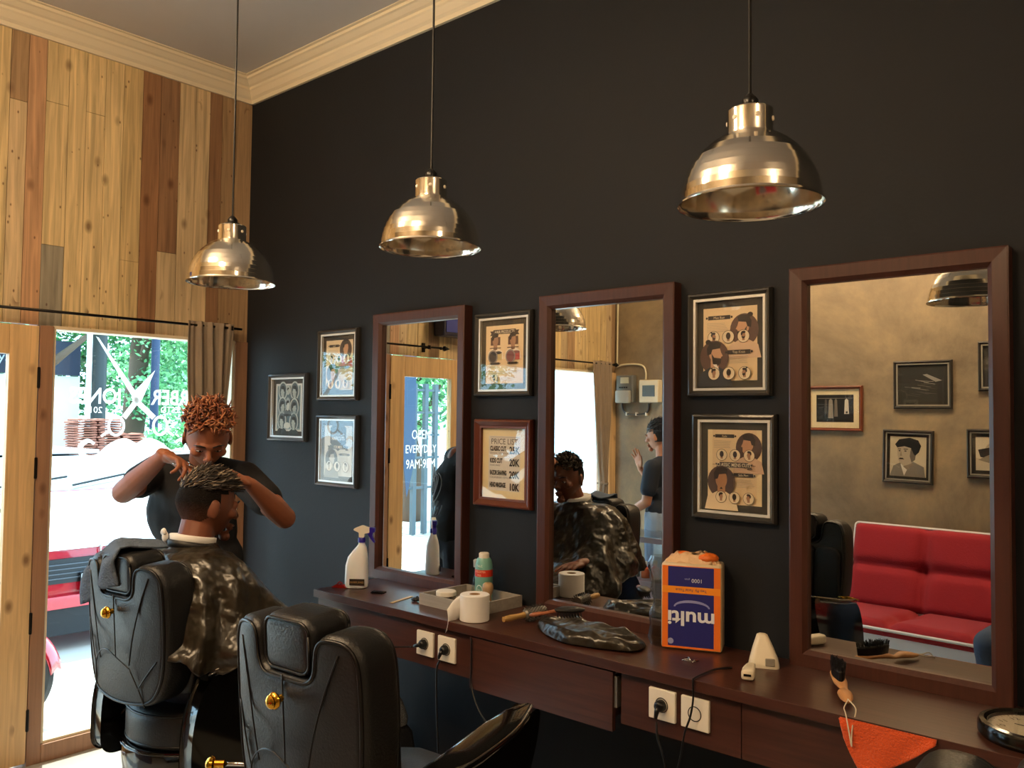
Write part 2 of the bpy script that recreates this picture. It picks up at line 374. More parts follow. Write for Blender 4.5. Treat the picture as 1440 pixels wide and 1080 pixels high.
# ------------------------------------------------------------------ ceiling lights of the shop (real warm fixtures)
def ceiling_light(x, y, label):
    t = thing('hanging_ceiling_light', label, 'ceiling light', (x, y, ZC))
    MB().box((-.23, -.07, -.03), (.23, .07, 0), bev=.006).build('housing', M_white, t)
    for sx in (-.18, .18): MB().tube([(sx, 0, -.03), (sx, 0, -.20)], .004).build('suspension_wire', M_metal, t)
    MB().box((-.26, -.06, -.28), (.26, .06, -.20), bev=.03).build('diffuser', mat('lit_diffuser', 'ffe2b0', .5, emit='ffdcae', estr=LAMP_E * 4), t)
for x, y, l in ((1.45, -2.35, 'ceiling light nearest the shop front'), (2.7, -2.75, 'middle warm ceiling light above the sofa side'), (6.0, -2.3, 'ceiling light at the back end of the shop')):
    ceiling_light(x, y, l)

# ------------------------------------------------------------------ mirrors
def mirror(x0, label):
    W, H, T, F = .574, 1.165, .045, .05
    t = thing('wall_mirror', label, 'mirror', (x0 + W / 2, 0, .835))
    mb = MB()
    prof = [(0, 0), (0, -T), (.004, -T - .002), (F - .012, -T), (F, -T + .012), (F, -.018), (F, 0)]
    mb.rings([[V((sx * (W / 2 - a), b, H / 2 + sz * (H / 2 - a))) for sx, sz in ((-1, -1), (1, -1), (1, 1), (-1, 1))] for a, b in prof], cap=False)
    mb.build('mirror_frame', M_mframe, t)
    g = MB(); iw, ih = W / 2 - F + .002, H / 2 - F + .002
    g.box((-iw, -.02, H / 2 - ih), (iw, -.004, H / 2 + ih)); g.build('mirror_glass', M_mirror, t)
mirror(1.106, 'mahogany framed wall mirror nearest the shop window, behind the spray bottle')
mirror(2.068, 'mahogany framed wall mirror in the middle, behind the tissue pack')
mirror(3.030, 'mahogany framed wall mirror nearest the viewer, showing the red sofa')

# ------------------------------------------------------------------ counter
cx0, cx1, cz = 1.165, 5.6, .838
ct = thing('wall_counter', 'long mahogany laminate counter shelf fixed to the black wall', 'counter', (cx0, 0, 0))
MB().box((0, -.378, cz - .03), (cx1 - cx0, -.001, cz), bev=.0015).build('countertop', M_laminate, ct)
ap = MB(); ap.box((.004, -.356, .655), (2.047 - cx0, -.338, cz - .031)); ap.box((2.652 - cx0, -.356, .655), (3.03 - cx0, -.338, cz - .031)); ap.box((3.033 - cx0, -.356, .655), (cx1 - cx0, -.338, cz - .031))
ap.box((.004, -.338, .655), (.022, -.001, cz - .031)); ap.box((.022, -.338, .655), (2.047 - cx0, -.001, .668)); ap.box((2.652 - cx0, -.338, .655), (cx1 - cx0, -.001, .668)); ap.box((2.65 - cx0, -.338, .655), (2.668 - cx0, -.001, cz - .031)); ap.box((2.03 - cx0, -.337, .655), (2.0465 - cx0, -.001, cz - .031))
ap.build('apron', M_laminate, ct)
dw = MB(); dw.box((2.05 - cx0, -.372, .63), (2.632 - cx0, -.356, .802)); dw.box((2.06 - cx0, -.356, .66), (2.615 - cx0, -.02, .672)); dw.box((2.06 - cx0, -.356, .672), (2.07 - cx0, -.02, .78)); dw.box((2.605 - cx0, -.356, .672), (2.615 - cx0, -.02, .78)); dwo = dw.build('drawer', M_laminate, ct)
rl = MB(); rl.box((2.6165 - cx0, -.35, .70), (2.626 - cx0, -.03, .735)); rl.box((2.634 - cx0, -.366, .70), (2.644 - cx0, -.34, .79)); rl.build('drawer_rail', mat('zinc_rail', '8a8378', .35, metal=.8), dwo)

# outlets, plugs, cords
def outlet(x0, x1, z0, z1, label, plug, yy=-.356):
    t = thing('power_outlet', label, 'socket', ((x0 + x1) / 2, yy, (z0 + z1) / 2)); w_ = (x1 - x0) / 2; h_ = (z1 - z0) / 2
    MB().box((-w_, -.011, -h_), (w_, 0, h_), bev=.003).build('face_plate', M_white, t)
    M = Matrix.Translation((0, -.0112, 0)) @ Matrix.Rotation(PI / 2, 4, 'X')
    MB().lathe([(.021, -.0005), (.0205, .001), (.0185, .001), (.018, -.0003), (.002, -.0003)], M, 32).build('socket_well', mat('grey_socket', 'b9b0a0' if not plug else '1c1a19', .4), t)
    if plug:
        p = thing('power_plug', 'black power plug in the ' + label, 'plug', ((x0 + x1) / 2, yy - .0125, (z0 + z1) / 2))
        MB().lathe([(.002, 0), (.0165, 0), (.0165, .012), (.012, .02), (.008, .022), (.002, .022)], Matrix.Rotation(PI / 2, 4, 'X'), 24).build('plug_body', M_black_pl, p, smooth=True, ang=40)
        d = V(plug); MB().tube([(0, -.018, 0), V((0, -.022, 0)) + d * .014, V((0, -.024, 0)) + d * .035], [.007, .007, .005]).build('strain_relief', M_black_pl, p, smooth=True)
        return p
def cord(name, pts, r, m, label=None, cat='cord', n=8, parent=None, rz=0):
    pts = [V(p) for p in pts]
    if parent: R_ = Matrix.Rotation(-rz, 3, 'Z'); pts = [R_ @ (p - parent.location) for p in pts]
    o = MB().tube(smooth_path(pts), r, n).build(name, m, parent, smooth=True); return tag(o, label, cat) if label else o
p = outlet(1.775, 1.861, .692, .778, 'leftmost power socket on the counter front', (-.8, 0, -.25))
co = cord('power_cord', [(1.79, -.40, .725), (1.74, -.41, .718), (1.66, -.44, .706), (1.55, -.52, .69), (1.45, -.55, .62), (1.42, -.45, .40), (1.40, -.3, .02)], .0028, M_black_pl, parent=p)
MB().box(V((1.672, -.446, .701)) - p.location, V((1.684, -.434, .714)) - p.location).build('cord_tag', M_white, co)
p = outlet(1.885, 1.971, .692, .778, 'second power socket from the left on the counter front', (-.3, 0, -.8))
cord('power_cord', [(1.917, -.385, .70), (1.912, -.395, .665), (1.93, -.41, .55), (1.93, -.40, .40), (1.90, -.36, .30), (1.89, -.3, .15), (1.87, -.22, .006)], .0035, M_black_pl, parent=p)
p = outlet(2.752, 2.838, .700, .786, 'power socket right of the open drawer', (-.1, 0, -.9))
cord('power_cord', [(2.79, -.385, .70), (2.80, -.395, .66), (2.83, -.40, .58), (2.84, -.40, .4), (2.83, -.35, .1), (2.8, -.3, .01)], .0035, M_black_pl, parent=p)
outlet(2.856, 2.942, .700, .786, 'empty power socket nearest the orange cloth', None)
cord('drooping_cable', [(2.062, -.379, .80), (2.062, -.379, .70), (2.07, -.384, .64), (2.12, -.40, .58), (2.2, -.42, .53), (2.33, -.44, .4), (2.4, -.4, .2), (2.42, -.3, .006)], .0028, M_black_pl, 'thin dark cable drooping beside the drawer edge', 'cable')

# ------------------------------------------------------------------ pictures
class Art:
    def __init__(s, fn): s.mb = MB(); s.fn = fn; s.l = 0
    def nx(s): s.l += .00012
    def P(s, pts, c): s.nx(); s.mb.c(c); s.mb.poly([s.fn(u, v, s.l) for u, v in pts]); return s
    def R(s, x0, y0, x1, y1, c): return s.P([(x0, y0), (x1, y0), (x1, y1), (x0, y1)], c)
    def C(s, x, y, rx, ry, c, n=24): return s.P([(x + rx * math.cos(2 * PI * i / n), y + ry * math.sin(2 * PI * i / n)) for i in range(n)], c)
    def T(s, t, x, y, size, c, sx=1, bold=0, align='CENTER'):
        s.nx(); s.mb.c(c); l = s.l; s.mb.text(t, size, lambda u, v: s.fn(x + u, y + v, l), sx, align, bold); return s
    def lines(s, x0, x1, y0, n, dy, c='a99a86'):
        random.seed(n)
        for i in range(n): s.R(x0, y0 - i * dy, x1 - random.uniform(0, .2) * (x1 - x0), y0 - i * dy + dy * .22, c)
    def banner(s, x, y, w, h, t, c='2a2220', tc='e8d3ad'):
        s.R(x - w / 2, y - h / 2, x + w / 2, y + h / 2, c); s.C(x - w / 2 - h * .35, y, h * .3, h * .3, c, 8); s.C(x + w / 2 + h * .35, y, h * .3, h * .3, c, 8); s.T(t, x, y - h * .3, h * .85, tc)
    def ribbon(s, x, y, w, h, t, c='4a3e38', tc='f0e0c0'):
        for g in (-1, 1): s.P([(x + g * w * .40, y - h * .8), (x + g * w * .56, y - h * .8), (x + g * w * .51, y - h * .3), (x + g * w * .56, y + h * .25), (x + g * w * .40, y + h * .25)], c)
        s.R(x - w * .43, y - h / 2, x + w * .43, y + h / 2, c); s.T(t, x, y - h * .33, h * .95, tc, .8, .0004)
    def head(s, x, y, k, skin='a57a5c', hair='2a201c', face=1, beard=0, bun=0, body=None, disc=None, back=0):
        if disc: s.C(x - face * .02 * k, y - .1 * k, .62 * k, .66 * k, disc)
        if body: s.P([(x - .75 * k, y - 1.25 * k), (x - .62 * k, y - .72 * k), (x - .2 * k, y - .5 * k), (x + .2 * k, y - .5 * k), (x + .62 * k, y - .72 * k), (x + .75 * k, y - 1.25 * k)], body)
        s.P([(x - .17 * k, y - .62 * k), (x + .17 * k, y - .62 * k), (x + .17 * k, y - .2 * k), (x - .17 * k, y - .2 * k)], skin)
        if back: s.C(x, y, .3 * k, .42 * k, hair, 16); return s
        if face: f = face; s.P([(x - f * .28 * k, y + .3 * k), (x + f * .2 * k, y + .32 * k), (x + f * .27 * k, y + .08 * k), (x + f * .35 * k, y - .06 * k), (x + f * .27 * k, y - .1 * k), (x + f * .27 * k, y - .28 * k), (x + f * .15 * k, y - .42 * k), (x - f * .05 * k, y - .36 * k), (x - f * .22 * k, y - .1 * k)], skin)
        else: s.C(x, y, .26 * k, .38 * k, skin, 16)
        if beard and face: s.P([(x + face * .29 * k, y - .16 * k), (x + face * .26 * k, y - .34 * k), (x + face * .12 * k, y - .46 * k), (x - face * .08 * k, y - .36 * k), (x - face * .14 * k, y + .05 * k), (x - face * .02 * k, y - .12 * k)], hair)
        if beard and not face: s.P([(x - .26 * k, y), (x - .2 * k, y - .3 * k), (x, y - .43 * k), (x + .2 * k, y - .3 * k), (x + .26 * k, y), (x + .14 * k, y - .16 * k), (x - .14 * k, y - .16 * k)], hair)
        f = face or 1
        s.P([(x - f * .32 * k, y - .02 * k), (x - f * .16 * k, y + .02 * k), (x - f * .1 * k, y + .2 * k), (x + f * (.22 if face else .24) * k, y + .24 * k), (x + f * .28 * k, y + .42 * k), (x + f * .1 * k, y + .52 * k), (x - f * .2 * k, y + .48 * k), (x - f * .34 * k, y + .25 * k)], hair)
        if bun: s.C(x - f * .28 * k, y + .5 * k, .12 * k, .1 * k, hair, 12)
        return s
    def medal(s, x, y, r, bgc='e6d2ae', **kw): s.C(x, y, r * 1.08, r * 1.08, '3a2a22'); s.C(x, y, r, r, bgc); s.head(x, y + r * .15, r * 1.35, **kw); return s
def picture(x0, z0, x1, z1, wall, art, label, fcol='2b2a2a', lip='d8d4cc', matc='3a3a38', fw=.020, mw=.023, group=None, paper='e3c79a', glass=True, lw=.0075, rough=.3, tilt=0):
    W, H = x1 - x0, z1 - z0; s = 1 if wall == 'R' else -1
    t = thing('framed_picture', label, 'picture', ((x0 + x1) / 2, -.0015 if s == 1 else YB + .0015, (z0 + z1) / 2), 0 if s == 1 else PI, group)
    t.rotation_euler[1] = tilt
    def ringm(prof, name, m):
        mb = MB(); mb.rings([[V((sx * (W / 2 - a), -b, sz * (H / 2 - a))) for sx, sz in ((-1, -1), (1, -1), (1, 1), (-1, 1))] for a, b in prof], cap=False); return mb.build(name, m, t)
    ringm([(0, 0), (0, .012), (.004, .024), (.010, .026), (fw, .014), (fw, .004)], 'frame', mat('frame_' + fcol, fcol, rough, coat=.3))
    ringm([(fw - .001, .015), (fw, .0165), (fw + lw, .0165), (fw + lw, .003)], 'inner_lip', mat('lip_' + lip, lip, .3, metal=.3))
    a = fw + lw
    MB().box((-W / 2 + a - .002, -.004, -H / 2 + a - .002), (W / 2 - a + .002, -.001, H / 2 - a + .002)).build('mount_board', mat('mount_' + matc, matc, .8), t)
    pw, ph = W - 2 * (a + mw), H - 2 * (a + mw)
    A = Art(lambda u, v, l: V((-pw / 2 + u * pw, -.0046 - l, -ph / 2 + v * ph)))
    A.asp = ph / pw
    A.R(0, 0, 1, 1, paper)
    # keep shapes undistorted: art uses u in 0..1, v in 0..asp
    A.fn = lambda u, v, l: V((-pw / 2 + u * pw, -.0046 - l, -ph / 2 + v * pw))
    art(A); A.mb.build('print', M_print, t, recalc=False)
    if glass: MB().poly([(-W / 2 + a, -.0135, -H / 2 + a), (W / 2 - a, -.0135, -H / 2 + a), (W / 2 - a, -.0135, H / 2 - a), (-W / 2 + a, -.0135, H / 2 - a)]); g = MB(); g.box((-W / 2 + a, -.0145, -H / 2 + a), (W / 2 - a, -.0125, H / 2 - a)); g.build('picture_glass', M_pglass, t)
    return t
def art_note(A):
    h = A.asp; A.R(.05, .04, .95, h - .04, '8fa3a8'); A.R(.08, .07, .92, h - .07, '5d7580')
    random.seed(3)
    for (x, y) in ((.27, .85), (.73, .85), (.27, .53), (.73, .5), (.27, .22), (.73, .2)):
        y *= h; A.C(x, y, .17, .21, 'b9c4c2'); A.C(x, y, .135, .175, '54646c'); A.head(x, y - .02, .26, skin='a9b3b0', hair='2c363c', face=random.choice((-1, 1)), body='3b474d')
    A.C(.5, h * .86, .08, .1, 'b9c4c2'); A.head(.5, h * .855, .13, skin='a9b3b0', hair='2c363c'); A.C(.5, h * .55, .1, .17, '9fb0b4'); A.head(.5, h * .55, .2, skin='c9cfca', hair='2c363c', body='3b474d')
    for k in range(16): A.R(.1, h * (.36 + .004 * k), .9, h * (.362 + .004 * k), '9fb0b4' if k % 2 else '5d7580')
    A.C(.5, h * .12, .12, .07, 'c9cfca')
def art_style(A, t1, t2):
    h = A.asp
    A.banner(.3, h - .17, .42, .07, t1); A.lines(.07, .47, h - .27, 6, .028)
    A.head(.76, h - .36, .42, face=-1, beard=1, bun=1, body='d8b795', disc='5c4238', skin='c89a75')
    for i, x in enumerate((.2, .48, .76)): A.medal(x, h * .595, .105, face=(1, 0, 0)[i], back=(0, 1, 0)[i], beard=i != 1, bun=i == 0)
    A.head(.23, h * .36, .44, face=1, beard=1, bun=1, body='2c3138', disc='5c4238', skin='c89a75'); A.P([(.2, h * .225), (.27, h * .225), (.33, h * .12), (.24, h * .19)], 'efe6d6')
    A.banner(.68, h * .385, .42, .07, t2); A.lines(.5, .9, h * .325, 5, .028)
    for i, x in enumerate((.22, .5, .79)): A.medal(x, .125, .105, face=(0, 0, -1)[i], back=(0, 1, 0)[i], beard=i == 2, bun=i != 1)
def art_style2(A):
    h = A.asp; A.R(.0, 0, .09, h, 'eed7a8'); A.R(.91, 0, 1, h, 'e8d0a0')
    A.banner(.32, h - .11, .36, .06, 'Fade'); A.lines(.12, .48, h - .2, 5, .028)
    A.head(.76, h - .26, .38, face=-1, body='d0ac8c', disc='4f3b34', skin='c0906c')
    for i, x in enumerate((.27, .52, .78)): A.medal(x, h * .66, .095, face=(0, 0, -1)[i], back=(1, 1, 0)[i])
    A.R(.1, h * .525, .9, h * .53, '4a3a30'); A.ribbon(.5, h * .53, .62, .09, 'CLASSIC MENS CUTS')
    A.head(.27, h * .33, .42, face=0, body='e6cfa8', disc='4f3b34', skin='b07f58'); A.P([(.24, h * .20), (.30, h * .20), (.27, h * .23)], '201a18')
    A.banner(.68, h * .40, .36, .06, 'Side Part'); A.lines(.5, .88, h * .34, 6, .026)
    for i, x in enumerate((.27, .52, .78)): A.medal(x, .12, .095, face=(0, 0, -1)[i], back=(0, 1, 0)[i])
def art_products(A):
    h = A.asp; A.ribbon(.5, h - .13, .7, .09, 'HAIR PRODUCTS', c='3c2f2a')
    for x, c1, c2 in ((.26, '3d3a3c', 'c9b27a'), (.74, '7a4a48', 'b04a42')):
        A.R(x - .13, h * .66, x + .13, h * .8, '5a3a2c'); A.head(x, h * .74, .3, face=0, body='e8dac2'); A.R(x - .15, h * .605, x + .15, h * .62, '4a342a')
        A.P([(x - .06, h * .60), (x + .06, h * .60), (x, h * .57)], '6b4c3a')
        A.R(x - .02, h * .40, x + .18, h * .53, c2); A.C(x + .08, h * .53, .1, .03, c1); A.C(x - .06, h * .46, .13, .14, '8a8078'); A.C(x - .06, h * .46, .1, .11, c1)
        A.banner(x, h * .345, .24, .045, ''); A.lines(x - .16, x + .16, h * .30, 2, .03)
    A.R(.02, h * .205, .98, h * .21, '6b4c3a'); A.lines(.12, .9, h * .175, 1, .03, '8a6c50'); A.medal(.25, h * .085, .09, face=1, beard=1); A.lines(.36, .84, h * .1, 3, .028)
def art_badge(A):
    h = A.asp; A.R(0, 0, 1, h, 'c9c7bf'); cx, cy, r = .5, h * .8, .33
    A.P([(cx + r * math.cos(PI / 2 + i * PI / 3), cy + r * 1.05 * math.sin(PI / 2 + i * PI / 3)) for i in range(6)], '2f3436')
    A.T('MOST POPULAR', cx, cy + .0, .075, 'c9c7bf', .85); A.T('HAIRCUTS', cx, cy - .1, .115, 'efeee8', .85, .002)
    A.ribbon(.5, h * .575, .68, .09, 'FOR MEN', c='4b4f50'); A.banner(.74, h * .43, .34, .05, 'Undercut')
    A.head(.28, h * .36, .36, face=1, body='8d8f8c', disc='55585a', skin='b9b4aa'); A.lines(.55, .92, h * .38, 5, .03)
    for x in (.2, .5, .8): A.medal(x, h * .19, .11, bgc='dad8d0', back=int(x == .5), face=0 if x < .5 else -1, skin='a8a298')
def art_quiff(A):
    h = A.asp; A.banner(.3, h - .13, .36, .06, 'Quiff'); A.lines(.08, .46, h - .24, 4, .03)
    A.head(.74, h * .84, .36, face=0, body='b03a30', disc='4a3a34', skin='c09068')
    for x in (.22, .5, .78): A.medal(x, h * .62, .11, face=(-1 if x < .5 else 0), back=int(x == .5))
    A.banner(.62, h * .45, .5, .06, 'Pompadour'); A.head(.28, h * .36, .36, face=1, body='33302e', disc='4a3a34', skin='c09068'); A.lines(.5, .92, h * .4, 4, .03)
    for x in (.22, .5, .78): A.medal(x, h * .12, .11, face=(-1 if x > .5 else 0), back=int(x == .5), beard=1)
def art_price(A):
    h = A.asp; k = '1d1b1a'; s = h / 1.5
    A.R(.1, .08, .9, h - .09, 'd9d2c4'); A.R(.14, h - .115, .86, h - .11, '6a6258')
    A.T('PRICE LIST', .5, h - .28 * s - .02, .19 * s, '4a4440', .95)
    for i, (a, b, c) in enumerate((('CLASSIC CUT', 'DEWASA / GROWNUPS', '25K'), ('KIDS CUT', 'ANAK ANAK', '20K'), ('RAZOR SHAVING', 'CUKUR BERSIH / KEPALA', '20K'), ('HEAD MASSAGE', '', '10K'))):
        y = h - (.46 + i * .285) * s; wd = {11: .56, 8: .60, 13: .45, 12: .47}[len(a)]
        A.T(a, .14, y, .15 * s, k, wd, .005, 'LEFT'); A.T(c, .88, y - .06 * s, .23 * s, k, .80, .006, 'RIGHT')
        if b: A.T(b, .14, y - .08 * s, .06 * s, '8a8278', .95, 0, 'LEFT')
PF = dict(fcol='34322f', lip='dcd8ce', matc='35342f')
picture(.245, 1.415, .572, 1.755, 'R', art_note, 'black framed blue engraved portrait sheet nearest the window', fcol='3a3d42', lip='dfe3e6', matc='4a4f52', paper='d3d6d2')
picture(.663, 1.617, .968, 1.955, 'R', art_quiff, 'framed hairstyle chart above the hexagon badge chart', **PF, paper='dcc49c')
picture(.663, 1.212, .974, 1.550, 'R', art_badge, 'framed grey haircut chart with a hexagon badge', fcol='3a3d42', lip='dfe3e6', matc='4a4f52', paper='c9c7bf')
picture(1.714, 1.630, 2.011, 1.960, 'R', art_products, 'framed hair products chart above the price list', **PF)
picture(1.718, 1.198, 2.018, 1.541, 'R', art_price, 'brown framed price list', fcol='5a2c20', lip='6a3a28', matc='e6d5a8', paper='e6d5a8', mw=.012, fw=.028)
picture(2.677, 1.622, 2.963, 1.957, 'R', lambda A: art_style(A, 'Man Bun', 'Top Knot'), 'framed man bun and top knot hairstyle chart, right of the middle mirror', **PF)
picture(2.694, 1.233, 2.978, 1.568, 'R', art_style2, 'framed classic mens cuts chart, below the top knot chart', **PF)

def art_clothes(A):
    h = A.asp; A.R(.0, 0, 1, h, '15120f'); A.R(.04, h * .86, .96, h * .875, '8a8478')
    for x, w_, c, y in ((.12, .13, 'cfc6b4', .3), (.42, .1, '6e675c', .2), (.54, .14, '8d8577', .14), (.7, .08, '4b463f', .3)):
        A.P([(x, h * y), (x + w_, h * y), (x + w_ * .85, h * .8), (x + w_ * .5, h * .86), (x + w_ * .15, h * .8)], c)
    A.C(.18, h * .36, .03, .03, '2a2520')
def art_tools(A):
    h = A.asp; A.R(0, 0, 1, h, '262522'); random.seed(8)
    A.P([(.05, h * .62), (.4, h * .82), (.5, h * .8), (.2, h * .58)], '8f8b84')
    for i in range(16):
        x, y, a, l = random.uniform(.15, .6), random.uniform(.1, .6) * h, random.uniform(.1, .45), random.uniform(.2, .4)
        n = .008; A.P([(x, y), (x + l * math.cos(a), y + l * math.sin(a) * .6), (x + l * math.cos(a) - n, y + l * math.sin(a) * .6 + n), (x - n, y + n)], random.choice(('9b978f', '6e6a63', '45423d')))
def art_portrait(A):
    h = A.asp; A.R(0, 0, 1, h, 'c9ba9c'); A.P([(.02, 0), (.06, .3), (.35, .44), (.65, .44), (.9, .3), (1, 0)], '837b6e'); A.P([(.45, .35), (.6, .5), (.7, .35), (.6, .02)], 'd9d2c2')
    A.P([(.34, .38), (.38, .3), (.52, .2), (.62, .28), (.66, .45)], '8a7a66')
    A.P([(.26, h * .75), (.3, .5), (.42, .38), (.62, .3), (.74, .42), (.79, .62), (.8, h * .8), (.5, h * .88)], 'b3a48c')
    A.P([(.26, h * .75), (.3, .5), (.4, .42), (.45, .6), (.42, h * .7)], '6b6154')
    A.P([(.2, .72), (.14, h * .78), (.22, h * .92), (.45, h * .98), (.75, h * .93), (.86, h * .8), (.8, h * .72), (.6, h * .76), (.42, h * .72), (.34, .66), (.3, .62)], '191614')
    A.R(.5, .79, .62, .81, '1d1916'); A.R(.69, .79, .78, .81, '1d1916'); A.C(.57, .745, .035, .018, '2a2420', 10); A.C(.73, .745, .03, .018, '2a2420', 10)
    A.P([(.6, .5), (.76, .5), (.72, .54), (.64, .54)], '221c18'); A.P([(.66, .6), (.72, .6), (.69, .75)], '93846d')
def art_sign(A):
    h = A.asp; A.R(0, 0, 1, h, '14100e'); A.C(.5, h * .5, .34, .34, '7c1a1c'); A.C(.5, h * .5, .24, .24, '2a1211'); A.R(.1, h * .55, .9, h * .72, 'a0342c'); A.T('SHOP', .5, h * .58, .2, 'e8dfd0', .9)
def art_recline(A):
    h = A.asp; A.R(0, 0, 1, h, 'd8cbb0'); A.P([(0, 0), (0, .5), (.2, .3), (.6, .2), (1, .3), (1, 0)], 'c8bba0'); A.P([(0, h), (0, h * .6), (.1, h * .45), (.3, h * .7), (.5, h * .7), (.5, h)], '2a2522')
    A.C(.5, h * .62, .3, .2, 'b0a48e'); A.P([(.25, h * .7), (.5, h * .3), (.9, h * .4), (.95, h * .62), (.6, h * .72)], '2c2724'); A.C(.3, h * .62, .13, .16, 'd0c4ac'); A.P([(.4, .25), (.7, .38), (.95, .25), (.6, .15)], '8d826f')
DK2 = dict(fcol='2a2724', lip='9a9488', matc='2e2b26')
picture(1.667, 1.477, 2.053, 1.795, 'L', art_clothes, 'red-brown framed photo of hanging clothes above the end of the red sofa', fcol='6b3520', lip='6b3520', matc='e2d2ac', paper='15120f', mw=.04, lw=.003)
picture(2.255, 1.634, 2.617, 1.953, 'L', art_tools, 'black framed photo of scattered metal tools on the concrete wall', **DK2)
picture(2.183, 1.140, 2.500, 1.494, 'L', art_portrait, 'black framed portrait photo of a moustached man', **DK2, mw=.018, tilt=-.02)
picture(2.764, 1.746, 3.05, 2.061, 'L', art_sign, 'black framed picture with a red disc', **DK2)
picture(2.695, 1.198, 3.06, 1.508, 'L', art_recline, 'black framed photo of a reclining person, right of the portrait photo', **DK2)

# ------------------------------------------------------------------ pendant lamps
def pendant(x, y, z, D, label):
    s = D / .285; t = thing('pendant_lamp', label, 'lamp', (x, y, z), 0, None)
    prof = [(.1425, 0), (.1405, .006), (.139, .020), (.1365, .034), (.133, .048), (.127, .064), (.119, .080), (.109, .095), (.096, .110), (.081, .124), (.066, .134), (.050, .141)]
    steps = []
    for i, (r, h) in enumerate(prof[1:-1]):
        steps += [(r + .0003, h), (r - .0009, h + .0006)]
    out = [(.1445, -.0015), (.1450, .0010), (.1425, .0022)] + steps + [(.049, .142), (.046, .144), (.0455, .150), (.0455, .192), (.043, .195), (.02, .196)]
    inn = [(.02, .193), (.0435, .190), (.0435, .145), (.049, .139)] + [(r - .003, h - .001) for r, h in prof[1:-1]][::-1] + [(.1395, .001), (.1425, -.0015)]
    mb = MB(); P = [(a * s, b * s) for a, b in out + inn]; mb.lathe(P, n=72, cap=False)
    n = 72
    mb.build('lamp_shade', M_alu, t, smooth=True, ang=32)
    for k in range(6):
        rv = MB(); a = k * PI / 3 + .25; c = V((math.cos(a) * .0455, math.sin(a) * .0455, .172)) * s; x_, y_, d_ = frame_of(V((math.cos(a), math.sin(a), 0)))
        rv.rings([[c + d_ * h + (x_ * math.cos(2 * PI * i / 14) + y_ * math.sin(2 * PI * i / 14)) * r for i in range(14)] for r, h in ((.0048, -.001), (.0048, .0012), (.0038, .002), (.0005, .0024))])
        rv.build('vent_glint', mat('glint_white', 'fff4e0', .5), t)  # pale studs stand for the bright highlights at the neck's vent holes
    MB().lathe([(a * s, b * s) for a, b in [(.002, .196), (.022, .196), (.024, .203), (.016, .206), (.017, .214), (.012, .222), (.006, .228), (.001, .228)]], n=24).build('lamp_cap', M_black_pl, t, smooth=True, ang=40)
    MB().lathe([(a * s, b * s) for a, b in [(.001, .190), (.016, .190), (.016, .13), (.022, .115), (.030, .09), (.031, .075), (.026, .055), (.012, .045), (.001, .043)]], n=24).build('light_bulb', mat('opal_bulb', 'f0ece2', .25), t, smooth=True)
    MB().tube([(0, 0, .225 * s), (0, 0, ZC - z - .02)], .0032).build('lamp_cord', M_black_pl, t)
    MB().lathe([(.001, ZC - z - .03), (.03, ZC - z - .03), (.045, ZC - z - .012), (.05, ZC - z - .0005), (.001, ZC - z - .0005)], n=24).build('ceiling_rose', M_black_pl, t)
pendant(1.420, -.930, 2.000, .291, 'spun aluminium pendant lamp nearest the wooden shop front')
pendant(2.306, -.825, 2.028, .285, 'middle one of the three aluminium pendant lamps')
pendant(3.313, -.898, 1.979, .280, 'spun aluminium pendant lamp nearest the viewer, largest in view')

# ------------------------------------------------------------------ curtain rods and curtains
def rod(y0, y1, ends, label, x=.06, z=1.995):
    t = thing('curtain_rod', label, 'curtain rod', (x, (y0 + y1) / 2, z)); h = abs(y1 - y0) / 2
    MB().tube([(0, -h, 0), (0, h, 0)], .0065, 12).build('rod', M_metal, t, smooth=True)
    for e in ends:
        f = MB(); s = 1 if e > 0 else -1
        R = Matrix.Translation((0, s * h, 0)) @ Matrix.Rotation(-s * PI / 2, 4, 'X')
        f.lathe([(.001, 0), (.010, 0), (.011, .01), (.006, .014), (.006, .02), (.015, .03), (.018, .038), (.010, .06), (.001, .085)], R, 10); f.build('finial', M_metal, t)
    for y in (-h + .10, h - .06):
        b = MB(); b.tube([(0, y, 0), (-.05, y, -.004)], .006); b.box((-.058, y - .012, -.03), (-.05, y + .012, .03)); b.tube([(0, y, -.012), (0, y, .012)], .011); b.build('bracket', M_metal, t)
rod(-1.42, -.07, (-1,), 'black iron curtain rod above the door and the near window')
rod(-3.42, -1.98, (1, -1), 'black iron curtain rod above the far window beside the concrete wall')
def curtain(yc, half, ztie, zbot, label, x=.06, drift=0):
    t = thing('curtain', label, 'curtain', (x, yc, 1.995)); mb = MB(); nz, nu = 46, 120; prev = None; rows = []
    for j in range(nz + 1):
        z = 2.015 + (zbot - 2.015) * j / nz
        f = max(0, min(1, (1.99 - z) / (1.99 - ztie))); pin = 1 - .72 * f ** 1.6
        if z < ztie: pin = .28 + .5 * min(1, (ztie - z) / .5) ** .7
        row = []
        for i in range(nu):
            a = 2 * PI * i / nu; u = math.cos(a)
            fold = .5 * math.sin(u * 13 + z * .8) + .3 * math.sin(u * 24 + 1)
            yy = half * pin * u + .006 * math.sin(z * 5 + u * 3) + drift * f; th = (.012 + .018 * f)
            xx = th * math.sin(a) * (1 + .2 * fold) + fold * .017 * (1 - .35 * f)
            row.append(V((xx, yy, z - 1.995)))
        rows.append(row)
    mb.rings(rows); mb.build('curtain_cloth', M_curt, t, smooth=True)
    kb = MB(); kb.ell((0, drift, ztie - 1.995), (.036, half * .36, .035)); kb.tube(smooth_path([(-.03, drift - half * .3, ztie - 1.995 + .02), (.045, drift, ztie - 1.995 - .005), (-.03, drift + half * .3, ztie - 1.99)], 5), .012); kb.build('tie_knot', M_curt, t, smooth=True)
